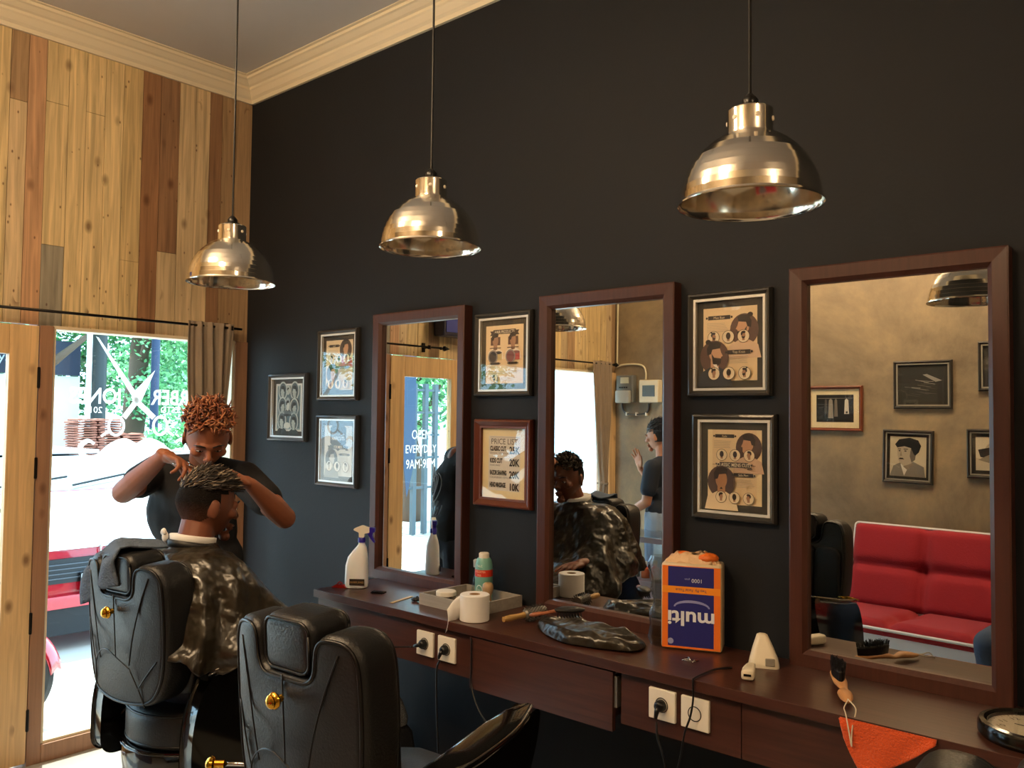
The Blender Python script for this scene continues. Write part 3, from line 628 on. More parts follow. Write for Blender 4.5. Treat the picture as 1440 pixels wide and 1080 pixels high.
M_curt = mat('taupe_cotton', '8a7a68', .9, var=.06, vscale=9, bump=.4, bscale=60)
curtain(-.250, .128, 1.02, .25, 'taupe curtain tied back by the near window at the black wall corner')
curtain(-3.255, .13, 1.02, .25, 'taupe curtain tied back at the far window by the concrete wall', drift=-.02)

# ------------------------------------------------------------------ barber chairs
def plate(mb, outline, y0, y1, r=.02, M=None):   # slab standing in the xz plane, rounded edge on both faces
    def off(o, d):
        n = len(o); res = []
        for i in range(n):
            a, b, c = V(o[i-1]).to_2d(), V(o[i]).to_2d(), V(o[(i+1) % n]).to_2d()
            e1 = (b - a); e2 = (c - b)
            if e1.length < 1e-9 or e2.length < 1e-9: res.append((b.x, b.y)); continue
            n1 = V((e1.y, -e1.x)).normalized(); n2 = V((e2.y, -e2.x)).normalized(); m = (n1 + n2)
            m = m.normalized() / max(.5, math.sqrt((1 + n1.dot(n2)) / 2)) if m.length > 1e-6 else n1
            res.append((b.x - m.x * d, b.y - m.y * d))
        return res
    lv = []
    for k in range(5): t = PI / 2 * k / 4; lv.append((y0 + r * (1 - math.sin(t)), r * (1 - math.cos(t))))
    lv = [(y0, r)] + [(y0 + r * (1 - math.cos(t)), r * (1 - math.sin(t))) for t in (PI/8, PI/4, 3*PI/8, PI/2)] + [(y1 - r * (1 - math.cos(t)), r * (1 - math.sin(t))) for t in (PI/2, 3*PI/8, PI/4, PI/8)] + [(y1, r)]
    rs = []
    for y, d in lv: rs.append([(M @ V((u, y, v)) if M else V((u, y, v))) for u, v in off(outline, d)])
    mb.rings(rs); return off
def rnd(poly, r=.03, n=5):      # round the corners of a polygon
    out = []
    for i in range(len(poly)):
        a, b, c = V(poly[i-1]), V(poly[i]), V(poly[(i+1) % len(poly)]); rr_ = r
        if len(poly[i]) > 2: rr_ = poly[i][2]
        a, b, c = a.to_2d(), b.to_2d(), c.to_2d()
        p = b + (a - b).normalized() * min(rr_, (a-b).length * .48); q = b + (c - b).normalized() * min(rr_, (c-b).length * .48)
        for k in range(n + 1): t = k / n; out.append(tuple((p * (1-t)**2 + b * 2 * t * (1-t) + q * t * t)))
    return out
def barber_chair(x, y, rz, label, group=None, knob=True):
    t = thing('barber_chair', label, 'barber chair', (x, y, 0), rz, group)
    T = Matrix.Translation((0, -.27, .695)) @ Matrix.Rotation(math.radians(4), 4, 'X')
    def bend(b):
        for v in b.bm.verts: v.co.y += .036 * (v.co.x / .21) ** 2
        return b     # the back leans backwards
    # outline seen from behind, counterclockwise
    o = rnd([(-.15, 0, .09), (-.05, -.012, .05), (.05, -.012, .05), (.15, 0, .09), (.202, .08, .07), (.212, .25, .1), (.205, .412, .105), (.092, .418, .045), (.080, .318, .028), (-.080, .318, .028), (-.092, .418, .045), (-.205, .412, .105), (-.212, .25, .1), (-.202, .08, .07)], .05, 8)
    mb = MB(); mb.m(0); off = plate(mb, o, -.06, .045, .022, T)
    back = bend(mb).build('backrest', M_leather, t, smooth=True, ang=60)
    pp = MB()
    for yy, dd in ((-.058, .010), (.043, .010)): pp.tube([T @ V((u, yy, v)) for u, v in off(o, dd)] + [T @ V((off(o, dd)[0][0], yy, off(o, dd)[0][1]))], .0042, 6)
    bend(pp).build('piping', M_piping, back, smooth=True)
    st = MB()
    def seam(p): st.tube([T @ V((u, -.0605, v)) for u, v, _ in smooth_path([(a, b, 0) for a, b in p], 6)], .0022, 5)
    seam([(0, .318), (0, .22), (0, .13)]); seam([(.155, .38), (.12, .30), (.085, .20), (.065, .115)]); seam([(-.165, .37), (-.135, .25), (-.115, .16), (-.10, .11)])
    seam([(-.19, .22), (-.165, .14), (-.14, .085)]); seam([(-.14, 0), (-.14, .085), (-.10, .13), (-.05, .145), (0, .13), (.065, .105)]); seam([(.065, .105), (.10, .05), (.125, .0)]); seam([(.10, .05), (.14, .10), (.175, .14)])
    bend(st).build('seam', M_piping, back, smooth=True)
    fr = MB(); R2 = T @ Matrix.Translation((0, .045, 0))
    for sx in (-1, 0, 1): plate(fr, rr(.125 if sx else .14, .29, .04, 5, sx * .130, .155), -.01, .02 if sx else .025, .012, R2)
    bend(fr).build('back_cushion', M_leather, back, smooth=True, ang=60)
    hr = MB(); plate(hr, rr(.158, .122, .032, 6, 0, .376), -.052, .062, .022, T); h = bend(hr).build('headrest', M_leather, t, smooth=True, ang=60)
    hp = MB(); ho = off(rr(.158, .122, .032, 6, 0, .376), .008)
    for yy in (-.050, .060): hp.tube([T @ V((u, yy, v)) for u, v in ho + ho[:1]], .0034, 6)
    bend(hp).build('piping', M_piping, h, smooth=True)
    kn = MB(); K = T @ Matrix.Translation((-.004, -.0605, .268)) @ Matrix.Rotation(PI / 2, 4, 'X'); kn.lathe([(.004, -.002), (.008, 0), (.008, .012), (.016, .014), (.0185, .019), (.017, .023), (.014, .026), (.0145, .029), (.010, .034), (.003, .036)], K, 24); kn.build('brass_knob', M_gold, t, smooth=True, ang=35)
    # seat: rounded at the rear, resting on a lacquered shell
    def dshape(k): return [(a, b) for a, b in [(.225 * k * math.cos(q), -.06 + .22 * k * math.sin(q)) for q in [PI + PI * i / 20 for i in range(21)]]] + [(.225 * k, .22 * k), (.17 * k, .26 * k), (-.17 * k, .26 * k), (-.225 * k, .22 * k)]
    def drum(name, zs, m, par=t):
        b = MB(); b.rings([[V((u, v, z)) for u, v in dshape(k)] for z, k in zs]); return b.build(name, m, par, smooth=True, ang=50)
    s_ = drum('seat', [(.535, .88), (.538, .92), (.555, .945), (.615, .945), (.64, .92), (.65, .86), (.655, .5)], M_leather)
    for z, k in ((.636, .932), (.546, .935)): MB().tube([V((u, v, z)) for u, v in dshape(k)] + [V((*dshape(k)[0], z))], .004, 6).build('piping', M_piping, s_, smooth=True)
    drum('seat_shell', [(.36, .70), (.37, .84), (.44, .98), (.525, 1.0), (.534, .99), (.534, .9)], M_gloss)
    tr = MB(); tr.tube([V((u, v, .528)) for u, v in dshape(1.003)] + [V((*dshape(1.003)[0], .528))], .003, 6); tr.build('rim_trim', M_gloss, t, smooth=True)
    for sx in (-1, 1):
        a = MB(); prof = rnd([(-.25, .46, .05), (-.25, .66, .12), (-.19, .785, .10), (-.04, .805, .1), (.12, .83, .1), (.190, .846, .012), (.178, .78, .05), (.14, .70, .08), (.10, .60, .08), (.06, .46, .05)], .06, 7)
        Mx = Matrix.Translation((sx * .242, 0, 0)) @ Matrix.Rotation(PI / 2, 4, 'Z')
        plate(a, [(u, v) for u, v in prof], -.030, .030, .010, Mx)
        arm = a.build('armrest', M_gloss, t, smooth=True, ang=40)
        b = MB(); sec = []
        for yy, wd, zz in ((-.205, .022, .775), (-.17, .038, .79), (-.04, .046, .806), (.08, .046, .828), (.14, .038, .840), (.192, .012, .848)):
            sec.append([V((sx * .242 + wd * math.copysign(abs(math.cos(q)) ** .45, math.cos(q)), yy, zz + .011 * math.copysign(abs(math.sin(q)) ** .6, math.sin(q)))) for q in [2 * PI * i / 20 for i in range(20)]])
        b.rings(sec); b.build('arm_pad', M_gloss, arm, smooth=True, ang=50)
        g = MB(); g.tube(smooth_path([(sx * .276, -.19, .797), (sx * .288, -.04, .818), (sx * .288, .08, .840), (sx * .256, .190, .858)], 5), .0015, 6); g.build('edge_trim', M_chrome, arm, smooth=True)
        g = MB(); g.tube([(sx * .242 - .045, -.172, .797), (sx * .242, -.174, .803), (sx * .242 + .045, -.172, .797)], .0025, 6); g.build('brass_strip', M_gold, arm, smooth=True)
    if not knob: MB().tube([(-.20, -.16, .60), (-.24, -.24, .52)], .004).build('recline_lever', M_black_pl, t)
    lv = MB() if knob else None
    if knob: lv.tube([(-.20, -.16, .70), (-.29, -.24, .715), (-.33, -.27, .715)], .005); lv.build('recline_lever', M_chrome, t, smooth=True)
    if knob: k2 = MB(); Kx = Matrix.Translation((-.33, -.27, .715)) @ V((-.8, -.6, 0)).to_track_quat('Z', 'Y').to_matrix().to_4x4(); k2.lathe([(.004, -.01), (.009, -.01), (.009, .012), (.016, .015), (.0185, .021), (.016, .027), (.011, .032), (.003, .036)], Kx, 20); k2.build('brass_knob', M_gold, t, smooth=True, ang=35)
    MB().lathe([(.001, .02), (.075, .02), (.075, .20), (.05, .21), (.05, .365), (.001, .365)], n=32).build('hydraulic_column', M_chrome, t, smooth=True, ang=40)
    MB().lathe([(.001, 0), (.31, 0), (.315, .012), (.30, .028), (.1, .045), (.08, .06), (.001, .06)], n=48).build('base_disc', M_chrome, t, smooth=True, ang=40)
    ft = MB(); 
    for sx in (-1, 1): ft.tube(smooth_path([(sx * .16, .20, .34), (sx * .17, .36, .26), (sx * .17, .46, .16)], 5), .013)
    ft.build('footrest_arm', M_chrome, t, smooth=True)
    MB().box((-.2, .42, .135), (.2, .56, .155), Matrix.Translation((0, 0, -.02)) , bev=.007).build('footrest', mat('ribbed_rubber', '1a1a1a', .6), t)
    return t
barber_chair(2.505, -1.085, math.radians(4), 'empty black barber chair in front of the middle mirror', None)
barber_chair(1.462, -.985, math.radians(6), 'black barber chair in which the caped customer sits', None, False)
barber_chair(3.905, -.955, math.radians(0), 'black barber chair nearest the viewer at the lower right corner', None)

# ------------------------------------------------------------------ bodies
def blob(name, fill, m, parent=None, voxel=.006, smooth=4, extra=()):
    mb = MB(); fill(mb); o = mb.build(name, m, None, smooth=True)
    r = o.modifiers.new('r', 'REMESH'); r.mode = 'VOXEL'; r.voxel_size = voxel; r.use_smooth_shade = True
    if smooth: s = o.modifiers.new('s', 'SMOOTH'); s.factor = .5; s.iterations = smooth
    dg = bpy.context.evaluated_depsgraph_get(); me = bpy.data.meshes.new_from_object(o.evaluated_get(dg)); o.modifiers.clear(); old = o.data; o.data = me; me.name = name; bpy.data.meshes.remove(old)
    if not me.materials: me.materials.append(m if not isinstance(m, (list, tuple)) else m[0])
    for p in me.polygons: p.use_smooth = True
    if parent: o.parent = parent
    return o
def basis(f, u=(0, 0, 1)):      # local x right, y forward, z up
    f = V(f).normalized(); u = V(u); x = f.cross(u).normalized(); z = x.cross(f); return Matrix((x, f, z)).transposed()
def head_fill(mb, c, B, k=1.0, jaw=1.0):
    c = V(c); g = lambda x, y, z: c + B @ V((x * k, y * k, z * k)); nu, nv = 40, 30; R = []
    for j in range(1, nv):
        t = PI * j / nv; ring_ = []
        for i in range(nu):
            a = 2 * PI * i / nu; x, y, z = math.sin(t) * math.cos(a), math.sin(t) * math.sin(a), math.cos(t)
            X, Y, Z = x * .076, y * .097 - .006, z * .118
            if z < 0:
                q = -z; X *= 1 - .30 * q ** 1.5 * jaw
                if y > 0: Y = Y * (1 + .03 * q)
                else: Y *= 1 - .45 * q
            if y > .3 and -.1 < z < .35: Y -= .004 * (1 if abs(x) > .2 else 0)
            if z > .3: X *= 1 + .03 * (z - .3)
            ring_.append(g(X, Y, Z))
        R.append(ring_)
    mb.rings(R)
    mb.ell(g(0, .083, .006), (.050 * k, .014 * k, .014 * k), B)             # brow
    for s in (-1, 1):
        mb.ell(g(s * .041, .066, -.026), (.022 * k, .022 * k, .018 * k), B)    # cheekbone
        mb.ell(g(s * .031, .0755, -.007), (.0165 * k, .0135 * k, .0105 * k), B)     # closed lid
        mb.ell(g(s * .079, -.008, -.014), (.006 * k, .020 * k, .031 * k), B @ Matrix.Rotation(s * -.35, 3, 'Z'))  # ear
        mb.ell(g(s * .011, .099, -.040), (.0085 * k, .009 * k, .007 * k), B)
    mb.cone(g(0, .085, .0), .008 * k, g(0, .106, -.034), .0105 * k)
    mb.ell(g(0, .090, -.066), (.024 * k, .0095 * k, .0065 * k), B); mb.ell(g(0, .087, -.077), (.021 * k, .0095 * k, .0075 * k), B)
    mb.ell(g(0, .074, -.104), (.024 * k, .018 * k, .017 * k), B)
def skull(d, R=(.076, .097, .118), jaw=1.0):
    X, Y, Z = d.x * R[0], d.y * R[1] - .006, d.z * R[2]
    if d.z < 0:
        q = -d.z; X *= 1 - .30 * q ** 1.5 * jaw
        if d.y < 0: Y *= 1 - .45 * q
    return V((X, Y, Z))
def face_parts(parent, c, B, k, lidded=True, hair='120d0b', skin=None, lips='6e3a30'):
    g = lambda x, y, z: V(c) + B @ V((x * k, y * k, z * k))
    for s in (-1, 1):
        e = MB(); e.c('e8e2da').ell(g(s * .031, .0835, -.0085), (.0115 * k, .0065 * k, (.0030 if lidded else .0058) * k), B); e.c('160d09').ell(g(s * .030, .088, -.009), (.0048 * k, .0030 * k, (.0028 if lidded else .0050) * k), B); e.build('eye', M_anyg, parent, smooth=True)
        b = MB(); b.c(hair); b.tube([g(s * .012, .097, .010), g(s * .032, .0955, .017), g(s * .052, .0815, .011)], [.0022 * k, .0034 * k, .0014 * k], 6); b.c('1a100c'); b.tube([g(s * .019, .090, -.0085), g(s * .031, .0935, -.0065 if not lidded else -.0105), g(s * .044, .0855, -.009)], .0011 * k, 5); b.build('eyebrow', M_any, parent, smooth=True)
    l = MB(); l.c(lips); l.ell(g(0, .0935, -.0668), (.021 * k, .0078 * k, .0045 * k), B); l.ell(g(0, .0905, -.0765), (.018 * k, .0080 * k, .0052 * k), B); l.build('lips', M_any, parent, smooth=True)
def hand_fill(mb, W, F, N, side, curl, thumb=.5, k=1.0, spread=.06):
    """W wrist, F palm direction, N direction the palm faces, side +1/-1 picks the thumb side"""
    W, F = V(W), V(F).normalized(); N = (V(N) - F * V(N).dot(F)).normalized(); S = F.cross(N) * side
    B = Matrix((S, F, N)).transposed()
    mb.ell(W + F * .05 * k, (.040 * k, .052 * k, .0155 * k), B); mb.ell(W + F * .068 * k + S * .004, (.041 * k, .030 * k, .0135 * k), B); mb.cone(W - F * .01, .0235 * k, W + F * .025 * k, .024 * k)
    mb.ell(W + F * .035 * k + S * .024 * k + N * .006 * k, (.018 * k, .03 * k, .014 * k), B)
    for i, (off, L, b0) in enumerate(((.030, .074, .088), (.010, .081, .093), (-.011, .075, .090), (-.030, .059, .080))):
        c = curl[i]; p = W + F * b0 * k * .98 + S * off * k; ang = 0; dirn = F; r = .0092 * k
        for j, fr in enumerate((.46, .30, .26)):
            ang += c * (1.0, 1.1, .7)[j]; d = (F * math.cos(ang) + N * math.sin(ang) + S * spread * (1.5 - i)).normalized()
            q = p + d * L * fr * k; mb.cone(p, r, q, r * .9); p = q; r *= .9
    p = W + F * .026 * k + S * .030 * k + N * .006 * k
    d = (F * .62 + S * .68 + N * .3).normalized(); q = p + d * .038 * k; mb.cone(p, .0125 * k, q, .0105 * k)
    d = (F * .9 + S * (.5 - thumb) + N * thumb).normalized(); q2 = q + d * .032 * k; mb.cone(q, .0105 * k, q2, .0090 * k); mb.cone(q2, .0090 * k, q2 + (d + N * thumb * .5).normalized() * .022 * k, .0078 * k)
def limb(mb, a, ra, b, rb, rm=None, f=.35):
    a, b = V(a), V(b)
    if rm: m = a.lerp(b, f); mb.cone(a, ra, m, rm); mb.cone(m, rm, b, rb)
    else: mb.cone(a, ra, b, rb)
def strands(mb, c, B, n, R, keep, length, r0, lift=.5, droop=.4, swirl=(0, 0, 0), curl=0, seed=1, cols=('1a1412',), k=1.0, nseg=5):
    rnd_ = random.Random(seed); c = V(c); made = 0; tries = 0
    while made < n and tries < n * 30:
        tries += 1; u = rnd_.uniform(-1, 1); a = rnd_.uniform(0, 2 * PI); s_ = math.sqrt(1 - u * u); d = V((s_ * math.cos(a), s_ * math.sin(a), u))
        if not keep(d): continue
        made += 1; p = V((d.x * R[0], d.y * R[1] - .006, d.z * R[2])) * .985; nrm = V((d.x / R[0], d.y / R[1], d.z / R[2])).normalized(); dr = (nrm * lift + V(swirl) + V((rnd_.uniform(-1, 1), rnd_.uniform(-1, 1), rnd_.uniform(-.5, .8))) * .22).normalized()
        L = length * rnd_.uniform(.7, 1.15); pts = []; ax = V((rnd_.uniform(-1, 1), rnd_.uniform(-1, 1), rnd_.uniform(-1, 1))).normalized(); q = p.copy()
        for j in range(nseg + 1):
            pts.append(c + B @ (q * k)); q = q + dr * L / nseg; dr = (dr + V((0, 0, -droop / nseg)) + ax.cross(dr) * curl / nseg).normalized()
            ell_ = (q.x / R[0]) ** 2 + ((q.y + .006) / R[1]) ** 2 + (q.z / R[2]) ** 2
            if ell_ < 1.0: q = V((q.x, q.y, q.z)) * (1.015 / math.sqrt(ell_)); dr = (dr + nrm * .4).normalized()
        mb.c(rnd_.choice(cols)); mb.tube(pts, [r0 * k * t for t in (1, 1.15, 1, .85, .6, .2)[:nseg + 1]], 5)
def haircap(mb, c, B, keep_z, R, k=1.0, col='15100e', n=40, fade=None):
    """thin shell hugging the skull where keep_z(dir) is true"""
    c = V(c); mb.c(col); nv = 60; n = 72; G = []
    for j in range(nv + 1):
        t = PI * .72 * j / nv
        G.append([V((math.sin(t) * math.cos(2 * PI * i / n), math.sin(t) * math.sin(2 * PI * i / n), math.cos(t))) for i in range(n)])
    P = lambda d, s: c + B @ (skull(d, R) * s * k)
    vs = {}
    def vert(j, i):
        if (j, i) not in vs: vs[(j, i)] = mb.bm.verts.new(P(G[j][i], 1.0 + .006 * noise.noise(G[j][i] * 14)))
        return vs[(j, i)]
    for j in range(nv):
        for i in range(n):
            i2 = (i + 1) % n
            if all(keep_z(d) for d in (G[j][i], G[j][i2], G[j+1][i2], G[j+1][i])):
                
                if fade: t_ = max(0, min(1, (G[j][i].z + .52) / .62)); a_, b_ = srgb(fade), srgb(col); mb.col = (*[a_[q] * (1 - t_) + b_[q] * t_ for q in range(3)], 1)
                mb._f((vert(j, i), vert(j, i2), vert(j+1, i2), vert(j+1, i)))

M_hair = mat('short_hair', 'ffffff', .9, attr=True, spec=.2, bump=2, bscale=220)
# ---- barber, standing behind the customer with raised hands
def p3(u, v, d): return at(u, v, d)
bn = thing('person', 'barber in a black t-shirt with copper dyed curly hair, cutting the customer\'s hair', 'person', (.93, -.74, 0))
O = V((.93, -.74, 0)); rel = lambda p: V(p) - O
hc = rel(at(292, 613, 3.17)); hf = V((.78, -.36, -.50)); HB = basis(hf)
neck = rel(at(283, 668, 3.36)); chest = rel((.86, -.77, 1.16)); shR = rel(at(222, 662, 3.36)); shL = rel(at(343, 672, 3.28))
elR = rel(at(174, 692, 3.06)); wrR = rel(at(231, 640, 2.93)); elL = rel(at(400, 728, 3.10)); wrL = rel(at(353, 682, 2.96))
side = (shL - shR).normalized(); bf = V((0, 0, 1)).cross(side) ; bf = V((bf.x, bf.y, 0)).normalized()
if bf.x < 0: bf = -bf
TB = Matrix((side, bf, side.cross(bf))).transposed()
mid = (shR + shL) / 2; hip = V((-.02, .0, .93)); waist = mid.lerp(hip, .58)
def torso(mb, g=0):
    mb.ell(mid.lerp(chest, .45) + V((0, 0, -.02)), (.155 + g, .098 + g, .15), TB); mb.ell(chest, (.155 + g, .105 + g, .17), TB)
    mb.ell(waist, (.140 + g, .095 + g, .17), TB); mb.ell(hip + V((0, 0, .0)), (.160 + g, .11 + g, .13), TB)
    mb.cone(mid, .072 + g, shR, .050 + g); mb.cone(mid, .072 + g, shL, .050 + g)
hR, hL = hip + side * -.09 + V((0, 0, -.05)), hip + side * .09 + V((0, 0, -.05))
kR, kL = hR + V((.02, -.02, -.40)), hL + V((.03, .02, -.40)); aR, aL = V((kR.x - .02, kR.y - .01, .09)), V((kL.x - .02, kL.y + .02, .09))
tipR, tipL = rel(at(268, 655, 2.90)), rel(at(322, 664, 2.90))
def fill(mb):
    torso(mb); limb(mb, mid + V((0, 0, .0)), .062, neck + V((0, 0, .03)), .055); limb(mb, neck, .056, hc - HB @ V((0, .035, .04)), .054); head_fill(mb, hc, HB, 1.03)
    for sh, el, wr in ((shR, elR, wrR), (shL, elL, wrL)): limb(mb, sh, .055, el, .040, .052, .4); limb(mb, el, .041, wr, .0245, .041, .3)
    hand_fill(mb, wrR, tipR - wrR, V((.25, -.25, -1)), 1, (.42, .55, .68, .8), .6, .95)
    hand_fill(mb, wrL, tipL - wrL, V((-.3, .1, -1)), -1, (.55, .65, .8, .9), .8, .95)
    for h_, k_, a_ in ((hR, kR, aR), (hL, kL, aL)): limb(mb, h_, .085, k_, .055, .082, .3); limb(mb, k_, .055, a_, .038, .056, .35); mb.ell(a_ + V((.07, 0, -.05)), (.12, .042, .036))
blob('body', fill, M_skin, bn, .0042, 3)
def fill(mb):
    torso(mb, .014); mb.ell(hip + V((0, 0, .05)), (.18, .13, .14), TB)
    for sh, el in ((shR, elR), (shL, elL)): limb(mb, sh, .067, sh.lerp(el, .55), .064)
sh_ = blob('t_shirt', fill, M_tee, bn, .009, 3)
mbp = MB(); rg = random.Random(4)          # pale brush-stroke print on the back of the shirt
for q in range(9):
    a0 = rg.uniform(-.5, .5); z0 = rg.uniform(-.1, .12)
    pts = []
    for s_ in range(12):
        t = s_ / 11; x = (a0 * .13 + .05 * math.sin(t * 5 + q)); z = z0 + .08 * math.cos(t * 4 + q * 1.3)
        yb = .122 * math.sqrt(max(.05, 1 - (x / .17) ** 2)); pts.append(waist.lerp(chest, .55) + TB @ V((x, -yb - .004, z)))
    mbp.c('aab2bc').tube(pts, .003, 6)
mbp.build('shirt_print', M_any, bn, smooth=True)
M_jean = mat('dark_denim', '262b38', .85, bump=.4, bscale=80)
def fill(mb):
    mb.ell(hip + V((0, 0, -.03)), (.17, .125, .12), TB)
    for h_, k_, a_ in ((hR, kR, aR), (hL, kL, aL)): limb(mb, h_, .098, k_, .068, .095, .3); limb(mb, k_, .068, a_, .062)
blob('trousers', fill, M_jean, bn, .01, 3)
for a_ in (aR, aL):
    s2 = MB(); s2.c('1b1b1d').box(a_ + V((-.06, -.047, -.088)), a_ + V((.20, .047, -.015)), bev=.03).c('d8d4cc').box(a_ + V((-.062, -.049, -.0895)), a_ + V((.202, .049, -.07)), bev=.01); s2.build('shoe', M_any, bn, smooth=True, ang=40)
face_parts(bn, hc, HB, 1.03, True, lips='74402f')
hb = MB(); haircap(hb, hc, HB, lambda d: (d.z > .62 or (d.y < .45 and d.z > .3)) or (d.y < .2 and d.z > -.4), (.0780, .099, .120), 1.03, '17100d'); hb.build('short_side_hair', M_hair, bn, smooth=True)
hs = MB(); strands(hs, hc, HB, 430, (.080, .102, .122), lambda d: d.z > .50 and d.y > -.60 and d.y < .76, .050, .0042, lift=.85, droop=.15, swirl=(.0, .15, 0), curl=3.2, seed=2, cols=('8f5434', 'a36a46', '6b3824', 'b57c56', '3a1e14', '80462c'), k=1.03)
hs.build('curly_copper_hair', M_any, bn, smooth=True)
# scissors held in the right hand, comb of hair in the left
scs = thing('scissors', 'steel haircutting scissors in the barber\'s raised hand', 'scissors', tuple(O + tipR))
a, b = tipR, rel(at(289, 661, 2.86))
for s_ in (-1, 1):
    q = MB(); d = (b - a).normalized(); x_, y_, _ = frame_of(d); w_ = x_ * s_
    q.tube([-d * .035 + w_ * .013, w_ * .003, (b - a) * .5 - w_ * .004, (b - a) * 1.05 - w_ * .006], [.003, .0032, .0035, .0008], 6, flat=.5)
    q.tube([-d * .05 + w_ * .018 + (x_ * math.cos(t) + d * math.sin(t)) * .013 for t in [PI * i / 8 for i in range(17)]], .0028, 6); q.build('blade', M_chrome, scs, smooth=True)

# ---- customer, seated and caped
cu = thing('person', 'customer with short faded dark hair seated under a black barber cape', 'person', (1.50, -1.10, 0)); O2 = V((1.50, -1.10, 0)); rc = lambda p: V(p) - O2
hc2 = rc((1.435, -1.005, 1.248)); HB2 = basis(V((.10, 1, -.12))); nk = rc((1.455, -1.075, 1.10))
sR, sL = rc((1.62, -1.09, 1.03)), rc((1.29, -1.11, 1.03)); eR, eL = rc((1.715, -.99, .835)), rc((1.21, -1.03, .835)); wR_, wL_ = rc((1.69, -.79, .868)), rc((1.20, -.82, .868))
pv = rc((1.49, -1.06, .735)); kR2, kL2 = rc((1.55, -.66, .70)), rc((1.38, -.66, .70)); aR2, aL2 = rc((1.53, -.52, .29)), rc((1.37, -.52, .29))
CB = basis(V((-.18, 1, 0)))
def torso2(mb, g=0): mb.ell(nk.lerp(pv, .30), (.165 + g, .105 + g, .14), CB); mb.ell(nk.lerp(pv, .62), (.15 + g, .11 + g, .16), CB); mb.ell(pv, (.17 + g, .13 + g, .12), CB); mb.cone(nk + V((0, 0, -.05)), .07 + g, sR, .055 + g); mb.cone(nk + V((0, 0, -.05)), .07 + g, sL, .055 + g)
def fill(mb):
    torso2(mb); limb(mb, nk + V((0, 0, -.06)), .062, hc2 - HB2 @ V((0, .02, .055)), .056); head_fill(mb, hc2, HB2, 1.0)
    for s_, e_, w_ in ((sR, eR, wR_), (sL, eL, wL_)): limb(mb, s_, .052, e_, .040, .050, .4); limb(mb, e_, .040, w_, .025, .040, .3)
    hand_fill(mb, wR_, V((-.05, 1, -.02)), V((0, 0, -1)), 1, (.15, .2, .25, .3), .3, .95); hand_fill(mb, wL_, V((-.05, 1, -.02)), V((0, 0, -1)), -1, (.15, .2, .25, .3), .3, .95)
    for h_, k_, a_ in ((pv + V((.09, .02, 0)), kR2, aR2), (pv + V((-.09, .02, 0)), kL2, aL2)): limb(mb, h_, .085, k_, .055, .08, .4); limb(mb, k_, .054, a_, .038, .055, .35); mb.ell(a_ + V((-.02, .07, -.06)), (.042, .12, .036))
blob('body', fill, mat('dark_brown_skin', '6b3d29', .5, var=.08, vscale=14, sub=.05), cu, .0045, 3)
blob('shirt', lambda mb: (torso2(mb, .012), limb(mb, sR, .052, sR.lerp(eR, .35), .050), limb(mb, sL, .052, sL.lerp(eL, .35), .050)), M_tee2, cu, .01, 3)
def fill(mb):
    mb.ell(pv, (.185, .145, .125), CB)
    for h_, k_, a_ in ((pv + V((.09, .02, 0)), kR2, aR2), (pv + V((-.09, .02, 0)), kL2, aL2)): limb(mb, h_, .098, k_, .068, .09, .4); limb(mb, k_, .067, a_, .055)
blob('trousers', fill, M_jean, cu, .01, 3)
for a_ in (aR2, aL2):
    s2 = MB(); s2.c('22242a').box(a_ + V((-.067, -.06, -.098)), a_ + V((.027, .19, -.03)), bev=.028); s2.build('shoe', M_any, cu, smooth=True, ang=40)
face_parts(cu, hc2, HB2, 1.0, False, lips='5c3026')
hb = MB(); haircap(hb, hc2, HB2, lambda d: (d.z > .60 or (d.y < .5 and d.z > .32)) or (d.y < .22 and d.z > -.50 + .45 * max(0, d.y + .45)), (.0775, .0990, .1200), 1.0, '120d0b', fade='4a2a1c'); hb.build('faded_side_hair', M_hair, cu, smooth=True)
hs = MB(); strands(hs, hc2, HB2, 620, (.079, .100, .118), lambda d: d.z > .42 and d.y > -.92 and d.y < .80, .037, .0028, lift=.20, droop=.22, swirl=(.05, .60, .10), curl=.5, seed=6, cols=('2a211c', '1d1714', '3b3029', '5c5044', '8a7b68', '2a211c', '1d1714'))
hs.build('combed_top_hair', M_any, cu, smooth=True)
ck = MB(); 
ck.rings([[nk + V((.062 * f * math.cos(2 * PI * i / 30), .066 * f * math.sin(2 * PI * i / 30) + .012, z + .012 * math.sin(2 * PI * i / 30 + PI))) for i in range(30)] for f, z in ((1.0, .022), (1.08, .022), (1.12, .05), (1.04, .052))]); 
ck.ell(nk + V((-.045, -.060, .050)), (.012, .010, .018)); ck.ell(nk + V((-.055, -.062, .066)), (.008, .008, .013), Matrix.Rotation(.6, 3, 'Y')); ck.ell(nk + V((-.040, -.066, .068)), (.007, .007, .011), Matrix.Rotation(-.5, 3, 'Y')); tag(ck.build('neck_strip', mat('white_paper', 'e4e2df', .8), cu, smooth=True), 'white paper neck strip with a twisted knot at the nape')
